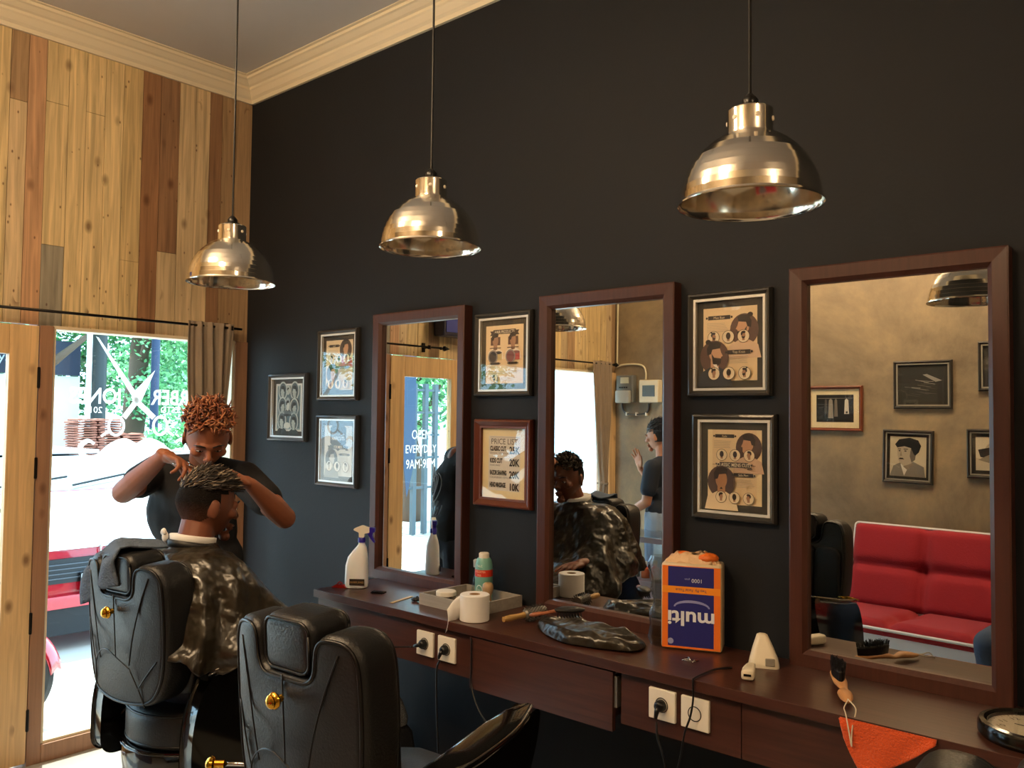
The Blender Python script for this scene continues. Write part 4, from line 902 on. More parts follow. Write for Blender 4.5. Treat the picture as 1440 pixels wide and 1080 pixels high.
# cape
M_cape = mat('black_nylon_cape', '211c12', .32, bump=4.0, bscale=11, bdetail=2.5, bdist=.010, spec=.6, coat=.1)
cp = MB(); NT, NS = 120, 44; rows = []
def capept(th, s):
    fx, fy = math.cos(th), math.sin(th); front = max(0, fy) ** 1.3; sidew = abs(fx) ** 1.5; backw = max(0, -fy) ** 1.2
    Rs = .225 * abs(fx) + .14 * (1 - abs(fx))
    if fy > 0: prof = [(.066, 1.132), (.085, 1.105), (.11, 1.06), (.17, .95), (.25, .845), (.40, .80), (.50, .765), (.56, .69), (.575, .56), (.58, .44)]
    else: prof = [(.066, 1.132), (.088, 1.115), (.11, 1.10), (.12, 1.085), (.13, 1.05), (.138, 1.02), (.142, .99), (.145, .96), (.148, .93), (.15, .90)]
    sp = [(.066, 1.132), (.09, 1.116), (.15, 1.116), (.215, 1.096), (.265, 1.045), (.298, .975), (.318, .90), (.335, .85), (.345, .82), (.350, .79)]
    t = s * 9; i = min(8, int(t)); f = t - i; ip = lambda P: (P[i][0] * (1-f) + P[i+1][0] * f, P[i][1] * (1-f) + P[i+1][1] * f)
    a, b = ip(prof), ip(sp); wgt = sidew if fy <= 0 else min(1, abs(fx) ** 2.2 * 1.0)
    r = a[0] * (1-wgt) + b[0] * wgt; z = a[1] * (1-wgt) + b[1] * wgt
    am = max(0, s - .15); fold = .016 * math.sin(th * 9 + 2 * math.sin(th * 3) + s * 2) + .009 * math.sin(th * 21 + s * 5) + .006 * math.sin(th * 5 - s * 14)
    r += fold * am * 1.6; z += am * (.012 * math.sin(th * 13 + s * 9) + .008 * math.sin(th * 29 + s * 17))
    nz = noise.noise(V((fx * 3, fy * 3, s * 6))) * .02 * am; r += nz; z += nz
    return V((nk.x + fx * r * (1.0) - .02 * s * front, nk.y + .012 + fy * r, z - .0))
for s in range(NS + 1): rows.append([capept(2 * PI * i / NT, s / NS) for i in range(NT)])
cp.rings(rows, cap=False); tag(cp.build('barber_cape', M_cape, cu, smooth=True, mods=(('SOLIDIFY', dict(thickness=.003)),)), 'glossy black-olive barber cape')
cb = MB(); cb.rings([[nk + V(((.060 + f) * math.cos(2 * PI * i / 30), (.064 + f) * math.sin(2 * PI * i / 30) + .012, z + .014 * -math.sin(2 * PI * i / 30))) for i in range(30)] for f, z in ((.004, .008), (.014, .006), (.016, .030), (.006, .033))]); cb.build('cape_collar', mat('black_collar', '1a1a1c', .5), cu, smooth=True)

# towel hung over the corner of the customer's chair
tw = MB(); rows = []
for i in range(17):
    u = i / 16; rows.append([])          # u across the chair top, v from the seat side over the top and down the rear
    for j in range(25):
        v = j / 24; s_ = v * .25 - .12
        yy = .05 - (s_ + .12) * .9 if s_ < .0 else -.058 - .10 * min(1, s_ / .05) * .25 - .02 * u
        z = .012 * (1 - abs(s_) / .12) if s_ < 0 else .012 - s_ * .95
        left = 1 - u; drop = .085 * max(0, left - .45) / .55
        rows[-1].append(V((-.17 + .25 * u + .012 * math.sin(v * 6), yy + .012 * math.sin(u * 9 + v * 5), z - drop * (.5 + .5 * v) + .008 * math.sin(u * 11 + v * 3) + .01)))
tw.rings(rows, cap=False, closed=False)
tw_ = tw.build('hand_towel', mat('grey_blue_towel', '4e5a6b', .95, bump=1, bscale=150), None, smooth=True, mods=(('SOLIDIFY', dict(thickness=.006, offset=1)),))
tw_.location = (1.44, -1.235, 1.128); tag(tw_, 'grey-blue towel draped over the headrest of the customer\'s chair', 'towel')

# ---- assistant by the display cabinet (seen in the middle mirror)
wo = thing('person', 'woman in a dark t-shirt and pale trousers raising one hand behind the glass display case', 'person', (.72, -3.05, 0)); O3 = V((.72, -3.05, 0))
ff = V((-1, .12, -.12)); WB = basis(ff); h3 = V((.0, .0, 1.425)); n3 = V((.035, 0, 1.27)); m3 = V((.045, 0, 1.21))
sF, sB = m3 + V((.0, .155, -.02)), m3 + V((.0, -.155, -.02)); hp3 = V((.05, 0, .86)); wa3 = V((.04, 0, 1.0))
eF, wF = sF + V((-.03, .03, -.25)), V((-.17, .17, .835)) ; eB = sB + V((-.10, .02, -.24)); wB = V((-.195, -.06, 1.17))
SB = basis(V((-1, 0, 0)))
def torso3(mb, g=0):
    mb.ell(m3 + V((0, 0, -.08)), (.140 + g, .09 + g, .13), SB); mb.ell(m3 + V((-.025, 0, -.12)), (.12 + g, .09 + g, .08), SB); mb.ell(wa3, (.12 + g, .085 + g, .15), SB); mb.ell(hp3, (.155 + g, .11 + g, .13), SB)
    mb.cone(m3, .06 + g, sF, .045 + g); mb.cone(m3, .06 + g, sB, .045 + g)
kF, kB = hp3 + V((-.01, .08, -.40)), hp3 + V((-.01, -.08, -.40)); aF, aB = V((.05, .09, .08)), V((.05, -.09, .08))
def fill(mb):
    torso3(mb); limb(mb, m3, .055, n3, .048); limb(mb, n3, .047, h3 - WB @ V((0, .02, .05)), .047); head_fill(mb, h3, WB, .96, .8)
    for s_, e_, w_ in ((sF, eF, wF), (sB, eB, wB)): limb(mb, s_, .046, e_, .036, .044, .4); limb(mb, e_, .036, w_, .0215, .035, .3)
    hand_fill(mb, wF, V((-.8, .2, -.35)), V((0, .0, -1)), 1, (.2, .25, .3, .35), .3, .88); hand_fill(mb, wB, V((-.25, .12, 1)), V((-.3, 1, .1)), -1, (.12, .08, .1, .15), .15, .9, .16)
    for h_, k_, a_ in ((hp3 + V((0, .08, -.04)), kF, aF), (hp3 + V((0, -.08, -.04)), kB, aB)): limb(mb, h_, .08, k_, .05, .078, .3); limb(mb, k_, .05, a_, .034, .052, .35); mb.ell(a_ + V((-.07, 0, -.045)), (.11, .038, .033))
blob('body', fill, M_skin2, wo, .0045, 3)
blob('t_shirt', lambda mb: (torso3(mb, .014), limb(mb, sF, .064, sF.lerp(eF, .62), .062), limb(mb, sB, .064, sB.lerp(eB, .62), .062)), M_tee2, wo, .009, 3)
def fill(mb):
    mb.ell(hp3 + V((0, 0, -.03)), (.175, .13, .12), SB)
    for h_, k_, a_ in ((hp3 + V((0, .08, -.04)), kF, aF), (hp3 + V((0, -.08, -.04)), kB, aB)): limb(mb, h_, .10, k_, .085, .1, .3); limb(mb, k_, .085, a_, .08)
blob('pale_trousers', fill, mat('pale_chambray', '8796a8', .9, bump=.8, bscale=30), wo, .01, 3)
for a_ in (aF, aB): s2 = MB(); s2.c('2a2320').box(a_ + V((-.18, -.043, -.078)), a_ + V((.05, .043, -.02)), bev=.024); s2.build('shoe', M_any, wo, smooth=True, ang=40)
face_parts(wo, h3, WB, .96, True, lips='b8705c')
hb = MB(); haircap(hb, h3, WB, lambda d: d.z > .36 or (d.y < .12 and d.z > -.42), (.082, .104, .125), .96, '14100f'); hb.ell(h3 + WB @ V((0, -.095, .045)), (.04, .035, .038)); hb.build('hair', M_any, wo, smooth=True)
hs = MB(); strands(hs, h3, WB, 260, (.083, .105, .126), lambda d: d.z > .2 and d.y < .75, .05, .003, lift=.18, droop=.0, swirl=(0, -.8, .0), curl=.6, seed=9, cols=('14100f', '1f1815', '2a1f19'), k=.96)
strands(hs, h3 + WB @ V((0, -.09, .05)), WB, 60, (.038, .034, .036), lambda d: True, .035, .003, lift=.5, curl=3, seed=3, cols=('14100f', '241b17')); hs.build('tied_hair_strands', M_any, wo, smooth=True)
wt = MB(); wd = (wF - eF).normalized(); wc = wF - wd * .035; x_, y_, _ = frame_of(wd)
wt.c('2a2a20').tube([wc + (x_ * math.cos(t) + y_ * math.sin(t)) * .0285 for t in [2 * PI * i / 24 for i in range(25)]], .007, 8); wt.c('9a8a55').ell(wc + V((0, .024, .018)), (.014, .014, .012)); wt.build('wristwatch', M_anyg, wo, smooth=True)

# ---- person seated at the end of the sofa (only a denim knee shows in the mirror)
se = thing('person', 'seated person in blue jeans whose knee shows at the lower right of the nearest mirror', 'person', (3.31, -2.80, 0))
h4 = V((.0, -.10, 1.17)); n4 = V((0, -.13, 1.02)); p4 = V((0, -.10, .52)); SB4 = basis(V((0, 1, 0))); k4 = [V((-.25, .44, .44)), V((.16, .40, .45))]; a4 = [V((-.23, .40, .09)), V((.16, .42, .09))]
s4 = [V((-.18, -.12, .94)), V((.18, -.12, .94))]; e4 = [V((-.20, -.02, .68)), V((.22, .0, .68))]; w4 = [V((-.06, .20, .58)), V((.10, .20, .58))]
def t4(mb, g=0): mb.ell(n4.lerp(p4, .3), (.165 + g, .105 + g, .15)); mb.ell(n4.lerp(p4, .65), (.15 + g, .11 + g, .16)); mb.ell(p4, (.17 + g, .13 + g, .12)); [mb.cone(n4 + V((0, 0, -.05)), .07 + g, s, .055 + g) for s in s4]
def fill(mb):
    t4(mb); limb(mb, n4, .058, h4 + V((0, 0, -.05)), .055); head_fill(mb, h4, SB4)
    for i in (0, 1): limb(mb, s4[i], .052, e4[i], .04); limb(mb, e4[i], .04, w4[i], .025); hand_fill(mb, w4[i], V((0, 1, -.1)), V((0, 0, -1)), (-1, 1)[i], (.2, .25, .3, .3), .3, .95); limb(mb, p4 + V(((-.09, .09)[i], .03, 0)), .085, k4[i], .056); limb(mb, k4[i], .055, a4[i], .038); mb.ell(a4[i] + V((0, .07, -.05)), (.042, .12, .036))
blob('body', fill, M_skin, se, .006, 3)
blob('shirt', lambda mb: (t4(mb, .013), [limb(mb, s4[i], .068, s4[i].lerp(e4[i], .5), .062) for i in (0, 1)]), mat('grey_cotton', '5a5c60', .9), se, .01, 3)
M_denim = mat('blue_denim', '33445c', .9, bump=.6, bscale=90)
blob('jeans', lambda mb: (mb.ell(p4, (.185, .145, .12)), [(limb(mb, p4 + V(((-.09, .09)[i], .03, 0)), .1, k4[i], .078), limb(mb, k4[i], .078, a4[i], .06)) for i in (0, 1)]), M_denim, se, .01, 3)
for a_ in a4: s2 = MB(); s2.c('3a2a20').box(a_ + V((-.047, -.06, -.088)), a_ + V((.047, .19, -.02)), bev=.028); s2.build('shoe', M_any, se, smooth=True, ang=40)
face_parts(se, h4, SB4, 1, False); hb = MB(); haircap(hb, h4, SB4, lambda d: d.z > .34 or (d.y < .12 and d.z > -.4), (.083, .105, .128), 1, '17110e'); hb.build('hair', M_any, se, smooth=True)

# ------------------------------------------------------------------ red sofa
sf = thing('sofa', 'red sofa with white piping against the concrete wall', 'sofa', (2.95, -3.00, 0), math.radians(3))
M_red = mat('red_sofa_fabric', '8c0d1e', .85, bump=.4, bscale=120, sheen=.1)
M_wht = mat('white_sofa_fabric', 'd5d8dc', .8)
def cushion(w, h, nx, nz, thick, tuft, M, puff=.03):
    mb = MB(); N1, N2 = 60, 30
    def P(i, j, side):
        u = -w / 2 + w * i / N1; v = h * j / N2
        eu = min(1, min(u + w / 2, w / 2 - u) / .05); ev = min(1, min(v, h - v) / .05)
        e = (math.sin(eu * PI / 2) * math.sin(ev * PI / 2)) ** .5 if eu > 0 and ev > 0 else 0
        dep = 0
        for k in range(1, nx): dep += math.exp(-((u + w / 2 - k * w / nx) / .03) ** 2) * .035
        for k in range(1, nz): dep += math.exp(-((v - k * h / nz) / .03) ** 2) * .03
        for a, b in tuft: dep += .03 * math.exp(-(((u - a) ** 2 + (v - b) ** 2) / .004))
        return M @ V((u, (thick / 2) * e * side - (dep * side if side > 0 else 0), v))
    for side in (1, -1):
        G = [[mb.bm.verts.new(P(i, j, side)) for j in range(N2 + 1)] for i in range(N1 + 1)]
        for i in range(N1):
            for j in range(N2): mb._f((G[i][j], G[i+1][j], G[i+1][j+1], G[i][j+1]))
    bmesh.ops.remove_doubles(mb.bm, verts=mb.bm.verts, dist=.0005); return mb
SW = 1.86
MBk = Matrix.Translation((0, -.22, .345)) @ Matrix.Rotation(math.radians(16), 4, 'X')
bk_ = cushion(SW, .545, 4, 2, .13, [(-.465, .26), (0, .26), (.465, .26)], MBk).build('back_cushion', M_red, sf, smooth=True)
MB().tube([MBk @ V((u, 0, v)) for u, v in rr(SW, .545, .02, 4, 0, .2725) + rr(SW, .545, .02, 4, 0, .2725)[:1]], .009, 8).build('piping', M_wht, bk_, smooth=True)
MS = Matrix.Translation((0, .36, .355)) @ Matrix.Rotation(math.radians(93), 4, 'X')
st_ = cushion(SW, .60, 4, 1, .10, [(-.465, .3)], MS).build('seat_cushion', M_red, sf, smooth=True)
MB().tube([MS @ V((u, 0, v)) for u, v in rr(SW, .60, .02, 4, 0, .30) + rr(SW, .60, .02, 4, 0, .30)[:1]], .009, 8).build('piping', M_wht, st_, smooth=True)
MB().box((-SW / 2 + .01, -.24, .10), (SW / 2 - .01, .345, .335), bev=.03).build('base', M_wht, sf, smooth=True, ang=40)
for x in (-.8, .8):
    for y in (-.18, .28): MB().tube([(x, y, 0), (x, y, .11)], [.018, .022], 16).build('leg', M_chrome, sf, smooth=True, ang=40)

# ------------------------------------------------------------------ display case with bottles
dc = thing('display_cabinet', 'glass-topped display case with bottles, in front of the woman', 'cabinet', (.86, -2.72, 0))
M_cab = mat('plum_cabinet', '6c5a5c', .5)
MB().box((-.48, -.17, 0), (.48, .17, .44), bev=.004).build('cabinet_body', M_cab, dc)
for nm, lo, hi in (('top_frame', (-.48, -.17, .70), (.48, .17, .735)),):
    q = MB(); q.box((-.48, .14, .70), (.48, .17, .735)).box((-.48, -.17, .70), (.48, -.14, .735)).box((-.48, -.14, .70), (-.45, .14, .735)).box((.45, -.14, .70), (.48, .14, .735)); q.build(nm, M_cab, dc)
for x in (-.47, .46):
    for y in (-.165, .155): MB().box((x - .005, y - .003, .44), (x + .008, y + .008, .70)).build('corner_post', M_cab, dc)
M_cg = glassmat('cabinet_glass', (.92, .97, 1))
MB().box((-.478, .160, .44), (.478, .164, .70)).build('front_pane', M_cg, dc); MB().box((-.478, -.164, .44), (.478, -.160, .70)).build('rear_pane', M_cg, dc); MB().box((-.478, -.168, .736), (.478, .168, .742)).build('glass_top', M_cg, dc)
rb = random.Random(3)
for i in range(11):
    x = .86 - .40 + i * .08; c, cn = [('c2502e', 'orange'), ('d9c7b2', 'cream'), ('c8584a', 'coral'), ('3f6f8a', 'blue'), ('b8432f', 'red')][(i * 2) % 5]; h_ = (.10, .13, .085)[i % 3]
    b = thing('product_bottle', cn + ' bottle in the display case, ' + ['leftmost', 'second', 'third', 'fourth', 'fifth', 'sixth', 'seventh', 'eighth', 'ninth', 'tenth', 'last'][i] + ' from the shop front side', 'bottle', (x, -2.66, .441), 0, 'bottles in the display case')
    m = MB(); m.c(c).lathe([(.001, 0), (.028, 0), (.03, .004), (.03, h_ * .75), (.012, h_ * .88), (.012, h_), (.001, h_)], n=20); m.build('bottle_body', M_anyg, b, smooth=True, ang=40)
    MB().lathe([(.001, h_ + .0005), (.015, h_ + .0005), (.014, h_ + .028), (.001, h_ + .028)], n=16).build('bottle_cap', M_white if i % 2 else mat('amber_cap', 'c9a36c', .3), b, smooth=True, ang=40)

# meter, breaker box and conduits on the concrete wall
yw = YB
mt = thing('electric_meter', 'grey electricity meter with a clear cover on the concrete wall', 'meter', (.135, yw, 1.80))
MB().box((-.085, 0, -.12), (.085, .06, .11), bev=.012).build('meter_case', mat('meter_grey', '6a6a66', .4), mt)
MB().box((-.07, .058, -.125), (.07, .095, -.02), bev=.01).build('terminal_cover', mat('meter_pale', 'a5a49c', .3), mt); MB().box((-.035, .0605, .04), (.045, .066, .09)).build('meter_display', mat('meter_display', 'b9b49c', .3), mt)
kp = MB(); [kp.box((-.05 + i * .022, .0605, -.0 + j * -.0 + .0), (-.035 + i * .022, .0635, .012)) for i in range(4) for j in (0,)]; kp.build('keypad', M_black_pl, mt)
bb = thing('breaker_box', 'cream breaker box with a dark window beside the electricity meter', 'breaker box', (.375, yw, 1.775))
MB().box((-.09, 0, -.095), (.09, .07, .09), bev=.008).build('box_case', mat('cream_case', 'd8cfb6', .4), bb); MB().box((-.055, .0695, -.045), (.06, .074, .045)).build('box_window', mat('smoked_window', '4a443c', .15), bb)
M_pipe = mat('cream_conduit', 'cfc3a2', .4)
def pipe(pts, label, m=M_pipe, r=.008): return tag(MB().tube(smooth_path(pts, 5), r, 10).build('conduit', m, smooth=True), label, 'conduit')
pipe([(.035, yw + .012, ZC - .12), (.035, yw + .012, 2.6), (.03, yw + .012, 2.1), (.03, yw + .012, 2.0)], 'cream conduit running down the concrete wall corner')
pipe([(.03, yw + .014, 1.985), (.10, yw + .014, 2.0), (.22, yw + .014, 2.0), (.29, yw + .014, 1.98), (.315, yw + .014, 1.93), (.315, yw + .014, 1.87)], 'cream conduit arching over the electricity meter')
pipe([(.09, yw + .02, 1.675), (.10, yw + .02, 1.62), (.15, yw + .02, 1.585), (.28, yw + .02, 1.585), (.34, yw + .02, 1.61), (.35, yw + .02, 1.675)], 'dark conduit looping under the meter and breaker box', mat('grey_conduit', '4b4a48', .4))
for x in (.135, .23, .325): tag(MB().box((x - .006, yw + .001, 1.572), (x + .006, yw + .03, 1.6), bev=.002).build('conduit_clip', M_white), {.135: 'white clip on the dark conduit loop, nearest the window', .23: 'white clip in the middle of the dark conduit loop', .325: 'white clip on the dark conduit loop below the breaker box'}[x], 'clip', 'white clips on the conduit loop')
tv = thing('wall_speaker', 'small dark-cased blue-fronted monitor high on the wooden wall above the door', 'monitor', (.022, -1.55, 2.13))
MB().box((0, -.16, -.055), (.10, .16, .19), bev=.012).build('case', mat('dark_plum', '1d1b33', .35), tv); MB().box((.1, -.14, -.03), (.104, .14, .165)).build('screen', mat('blue_screen', '39438a', .2), tv)
tv.name = 'wall_monitor'

# ------------------------------------------------------------------ things on the counter
CZ = cz + .0004
# spray bottle
sb = thing('spray_bottle', 'white spray bottle with a violet trigger at the left end of the counter', 'spray bottle', (1.262, -.235, CZ), math.radians(38))
def sect(z, w_, d_, ox=0): return [V((ox + w_ * math.copysign(abs(math.cos(a)) ** .75, math.cos(a)), d_ * math.copysign(abs(math.sin(a)) ** .75, math.sin(a)), z)) for a in [2 * PI * i / 32 for i in range(32)]]
M_btl = mat('frosted_white', 'e4e6ea', .35, sub=.2)
MB().rings([sect(z, w_, d_, ox) for z, w_, d_, ox in ((0, .040, .027, 0), (.003, .046, .031, 0), (.02, .048, .032, 0), (.09, .046, .030, 0), (.125, .041, .028, .004), (.15, .030, .023, .012), (.168, .020, .017, .018), (.178, .0135, .0135, .019), (.186, .0125, .0125, .019))]).build('bottle_body', M_btl, sb, smooth=True, ang=50)
M_vio = mat('violet_plastic', '2c1f8c', .3)
MB().lathe([(.001, .186), (.0155, .186), (.0155, .203), (.013, .206), (.001, .206)], Matrix.Translation((.019, 0, 0)), 24).build('screw_collar', M_vio, sb, smooth=True, ang=40)
hd = MB(); hd.prism(rnd([(.008, .206), (.030, .206), (.030, .222), (.052, .226), (.052, .246), (.02, .256), (-.012, .243), (-.016, .236), (.008, .226)], .005, 3), -.009, .009, lambda u, v, w_: V((u, w_, v))); hd.build('spray_head', M_white, sb)
tg = MB(); tg.prism(rnd([(.040, .226), (.058, .226), (.070, .234), (.066, .226), (.064, .212), (.076, .186), (.070, .185), (.054, .205), (.046, .218)], .004, 3), -.0075, .0075, lambda u, v, w_: V((u, w_, v))); tg.prism(rnd([(.0521, .224), (.074, .228), (.074, .246), (.0521, .248)], .003, 2), -.010, .010, lambda u, v, w_: V((u, w_, v))); tg.build('trigger', M_vio, sb)
lb = MB(); lb.c('2a2018').box((-.022, -.0335, .014), (.04, -.0312, .040)); lb.c('b08a5a').text('BARBER JONES', .0105, lambda u, v: V((.009 + u, -.0338, .0235 + v)), .8); lb.build('bottle_label', M_any, sb, recalc=False)
rc_ = MB(); rc_.c('8e1d1c'); rc_.prism(rnd([(-.035, 0), (.035, 0), (.02, .012), (-.01, .016)], .004, 3), -.010, .010, lambda u, v, w_: V((u, w_, v))); rc_.tube([(-.01, 0, .017), (.0, .0, .024), (.012, 0, .017)], .0025)
o = rc_.build('hair_clip', M_anyg, smooth=True, ang=40); o.location = (1.215, -.285, CZ); o.rotation_euler = (0, 0, .5); tag(o, 'red hair clip beside the spray bottle', 'hair clip')
bc = MB(); bc.c('0d0d0e').box((-.028, -.011, 0), (.028, .011, .006)); [bc.box((-.024 + i * .008, -.026, .001), (-.021 + i * .008, -.0109, .005)) for i in range(7)]; o = bc.build('clipper_comb', M_anyg); o.location = (1.412, -.24, CZ); o.rotation_euler = (0, 0, .35); tag(o, 'black clipper guard comb right of the spray bottle', 'comb')
sk = MB().c('c8a76c').box((-.07, -.008, 0), (.07, .008, .0022), bev=.0009).build('wooden_stick', M_any); sk.location = (1.575, -.262, CZ); sk.rotation_euler = (0, 0, math.radians(104)); tag(sk, 'thin pale wooden spatula on the counter', 'spatula')
bl = MB(); bl.c('101012').ell((0, 0, .008), (.02, .012, .008)); bl.tube([(-.02, 0, .008), (0, .012, .016), (.02, .004, .010)], .003); bl.ell((.018, .004, .009), (.008, .006, .006)); o = bl.build('hair_claw', M_anyg, smooth=True); o.location = (1.632, -.245, CZ); tag(o, 'small black hair claw beside the wooden spatula', 'hair clip')
# tray
ty = thing('grooming_tray', 'pale grey wooden tray holding the shaving things', 'tray', (1.83, -.145, CZ), math.radians(-2))
M_tray = woodmat('grey_tray_wood', '9a938a', axis=0, rough=.6, amt=.18)
q = MB(); q.box((-.15, -.125, 0), (.15, .125, .006)); q.build('tray_bottom', M_tray, ty)
for lo, hi in (((-.15, -.125, .0062), (.15, -.115, .042)), ((-.15, .115, .0062), (.15, .125, .042)), ((-.15, -.1148, .0062), (-.14, .1148, .042)), ((.14, -.1148, .0062), (.15, .1148, .042))): MB().box(lo, hi).build('tray_side', M_tray, ty)
tz = CZ + .0065
tn = thing('hair_wax_tin', 'round metal tin with a white lid in the tray', 'tin', (1.745, -.19, tz)); MB().lathe([(.001, 0), (.036, 0), (.037, .003), (.037, .026), (.001, .026)], n=36).build('tin_body', mat('tin_metal', 'a9a59c', .25, metal=.9), tn, smooth=True, ang=40); MB().lathe([(.001, .0262), (.0385, .0262), (.0385, .040), (.035, .043), (.001, .043)], n=36).build('tin_lid', M_white, tn, smooth=True, ang=40)
cn = thing('powder_can', 'turquoise powder bottle with a red band in the tray', 'powder bottle', (1.842, -.085, tz))
cb_ = MB(); k = MB()
for nm, col, z0, z1, r0, r1 in (('can_body', '6fa59a', 0, .17, .033, .033),):
    MB().lathe([(.001, 0), (.031, 0), (.034, .004), (.034, .12), (.033, .14), (.029, .158), (.024, .166), (.001, .166)], n=40).build(nm, mat('turquoise_plastic', col, .35), cn, smooth=True, ang=50)
MB().lathe([(.0344, .098), (.0344, .124)], n=40, cap=False).build('red_band', mat('red_band', 'c8341f', .4), cn, smooth=True)
lt = MB(); 
def cyl(r, a0, z0): return lambda u, v: V((r * math.sin(a0 + u / r), -r * math.cos(a0 + u / r), z0 + v))
lt.c('f2c9a8').text('+ 75% EXTRA', .012, cyl(.0348, .2, .113), .7); lt.c('f2c9a8').text('FREE', .010, cyl(.0348, .2, .101), .8); lt.c('e8efe9').text('TALC', .012, cyl(.0346, .2, .135), .9)
lt.c('dfe9e4'); A_ = cyl(.0343, .2, .05); [lt.poly([A_(.014 * math.cos(2*PI*i/24), .018 * math.sin(2*PI*i/24)), A_(.014 * math.cos(2*PI*(i+1)/24), .018 * math.sin(2*PI*(i+1)/24)), A_(.011 * math.cos(2*PI*(i+1)/24), .015 * math.sin(2*PI*(i+1)/24)), A_(.011 * math.cos(2*PI*i/24), .015 * math.sin(2*PI*i/24))]) for i in range(24)]
lt.text('Skin', .010, cyl(.0346, .2, .046), .9); lt.build('lettering', M_any, cn, recalc=False)
MB().lathe([(.001, .1662), (.020, .1662), (.020, .182), (.016, .186), (.001, .186)], n=30).build('bottle_cap', M_white, cn, smooth=True, ang=40)
vs = thing('glass_atomiser', 'clear glass bottle with a pale cap behind the turquoise bottle', 'bottle', (1.782, -.060, tz))
MB().lathe([(.001, 0), (.02, 0), (.023, .01), (.020, .05), (.012, .09), (.009, .12), (.001, .12)], n=24).build('glass_body', glassmat('bottle_glass', (.75, .85, .82)), vs, smooth=True, ang=50); MB().lathe([(.001, .1202), (.014, .1202), (.015, .146), (.011, .150), (.001, .150)], n=24).build('bottle_cap', mat('pale_grey_cap', 'a8aca8', .4), vs, smooth=True, ang=40)
ds = tag(MB().lathe([(.001, 0), (.03, 0), (.05, .018), (.052, .022), (.047, .021), (.028, .005), (.001, .005)], Matrix(), 36).build('shaving_dish', mat('dark_dish', '2b2e33', .2), smooth=True, ang=40), 'shallow dark dish in the tray', 'dish'); ds.location = (1.865, -.20, tz)
br = thing('shaving_brush', 'wooden shaving brush standing in the tray', 'shaving brush', (1.905, -.13, tz)); MB().lathe([(.001, 0), (.014, 0), (.015, .02), (.012, .035), (.018, .05), (.021, .066), (.019, .08), (.012, .086), (.001, .088)], n=24).build('brush_handle', woodmat('beech_handle', 'a98a66', amt=.2), br, smooth=True, ang=60); MB().lathe([(.001, .002), (.016, .002), (.017, .016), (.001, .017)], n=24).build('brush_bristles', mat('badger', '4a4038', .9), br)
# toilet roll
tp = thing('tissue_roll', 'white tissue roll with a loose sheet hanging over the counter edge', 'tissue roll', (2.000, -.300, CZ)); M_pap = mat('white_paper', 'e4e2df', .8)
MB().lathe([(.02, 0), (.05, 0), (.052, .002), (.052, .088), (.05, .09), (.02, .09), (.0195, .088), (.0195, .002), (.02, 0)], n=48, cap=False).build('paper_roll', M_pap, tp, smooth=True, ang=40); MB().lathe([(.0165, .0005), (.0193, .0005), (.0193, .0895), (.0165, .0895), (.0165, .0005)], n=36, cap=False).build('cardboard_core', mat('cardboard', '9a7a58', .9), tp, smooth=True, ang=40)
sh = MB(); rows = []
for i in range(11):
    t = i / 10; rows.append([])
    for j in range(9):
        v = j / 8; rows[-1].append(V((-.048 - .012 * t + .008 * math.sin(v * 3), -.020 - .062 * t + .004 * math.sin(t * 6 + v * 2), .004 + .080 * v - .045 * t ** 1.3)))
sh.rings(rows, cap=False, closed=False); sh.build('loose_sheet', M_pap, tp, smooth=True, mods=(('SOLIDIFY', dict(thickness=.0008)),))
# round brush
def rotto(o, d): o.rotation_euler = V(d).to_track_quat('Z', 'Y').to_euler()
rb1 = thing('round_hairbrush', 'round black bristle hairbrush with a wooden handle beside the tissue roll', 'hairbrush', (2.150, -.20, CZ + .026)); rotto(rb1, (-.18, -.97, -.04)); 
MB().lathe([(.001, -.085), (.017, -.085), (.018, -.08), (.018, .0), (.012, .006), (.001, .006)], n=24).build('barrel', mat('brush_barrel', '6a6660', .4, metal=.3), rb1, smooth=True, ang=40)
MB().lathe([(.001, .0065), (.010, .0065), (.009, .03), (.0115, .07), (.009, .098), (.001, .10)], n=20).build('wooden_handle', woodmat('beech_handle2', 'b08a52', amt=.2), rb1, smooth=True, ang=60)
bs = MB(); bs.c('121212')
for k in range(14):
    for j in range(11): a = 2 * PI * (k + .5 * (j % 2)) / 14; d = V((math.cos(a), math.sin(a), 0)); bs.tube([d * .017 + V((0, 0, -.08 + j * .0075)), d * .0275 + V((0, 0, -.08 + j * .0075))], .0009, 4)
o = bs.build('bristles', M_any, rb1); o['kind'] = 'stuff'
# folded cape and paddle brush
fc = MB(); rows = []; NR = 40
for j in range(9):
    t = j / 8; r = 1 - .35 * t ** 2; z = .045 * math.sin(t * PI / 2)
    rows.append([])
    for i in range(NR):
        a = 2 * PI * i / NR; bx = .215 * math.cos(a) * r; by = .10 * math.sin(a) * r * (1 + .15 * math.sin(3 * a)); n_ = noise.noise(V((bx * 14, by * 18, j * .3)))
        rows[-1].append(V((bx + .012 * n_, by + .012 * noise.noise(V((bx * 12, 3, by * 14))), max(.0005, z + .026 * (.5 - abs(n_) * 1.6) * t - .010 * t + .006 * math.sin(bx * 55 + by * 30) * t))))
fc.rings(rows, cap=True); o = fc.build('folded_cape', M_cape, smooth=True, mods=(('SUBSURF', dict(levels=1, render_levels=2)),)); o.location = (2.435, -.225, CZ); o.rotation_euler = (0, 0, math.radians(-6)); tag(o, 'folded black plastic cape lying on the counter before the middle mirror', 'folded cape')
pb = thing('paddle_hairbrush', 'black oval hairbrush with a reddish wooden handle lying on the folded cape', 'hairbrush', (2.375, -.245, CZ + .085), math.radians(-42)); pb.scale = (.85, .85, .85); 
MB().ell((0, 0, 0), (.028, .062, .013)).build('brush_head', mat('black_rubber', '0e0d0d', .5), pb, smooth=True)
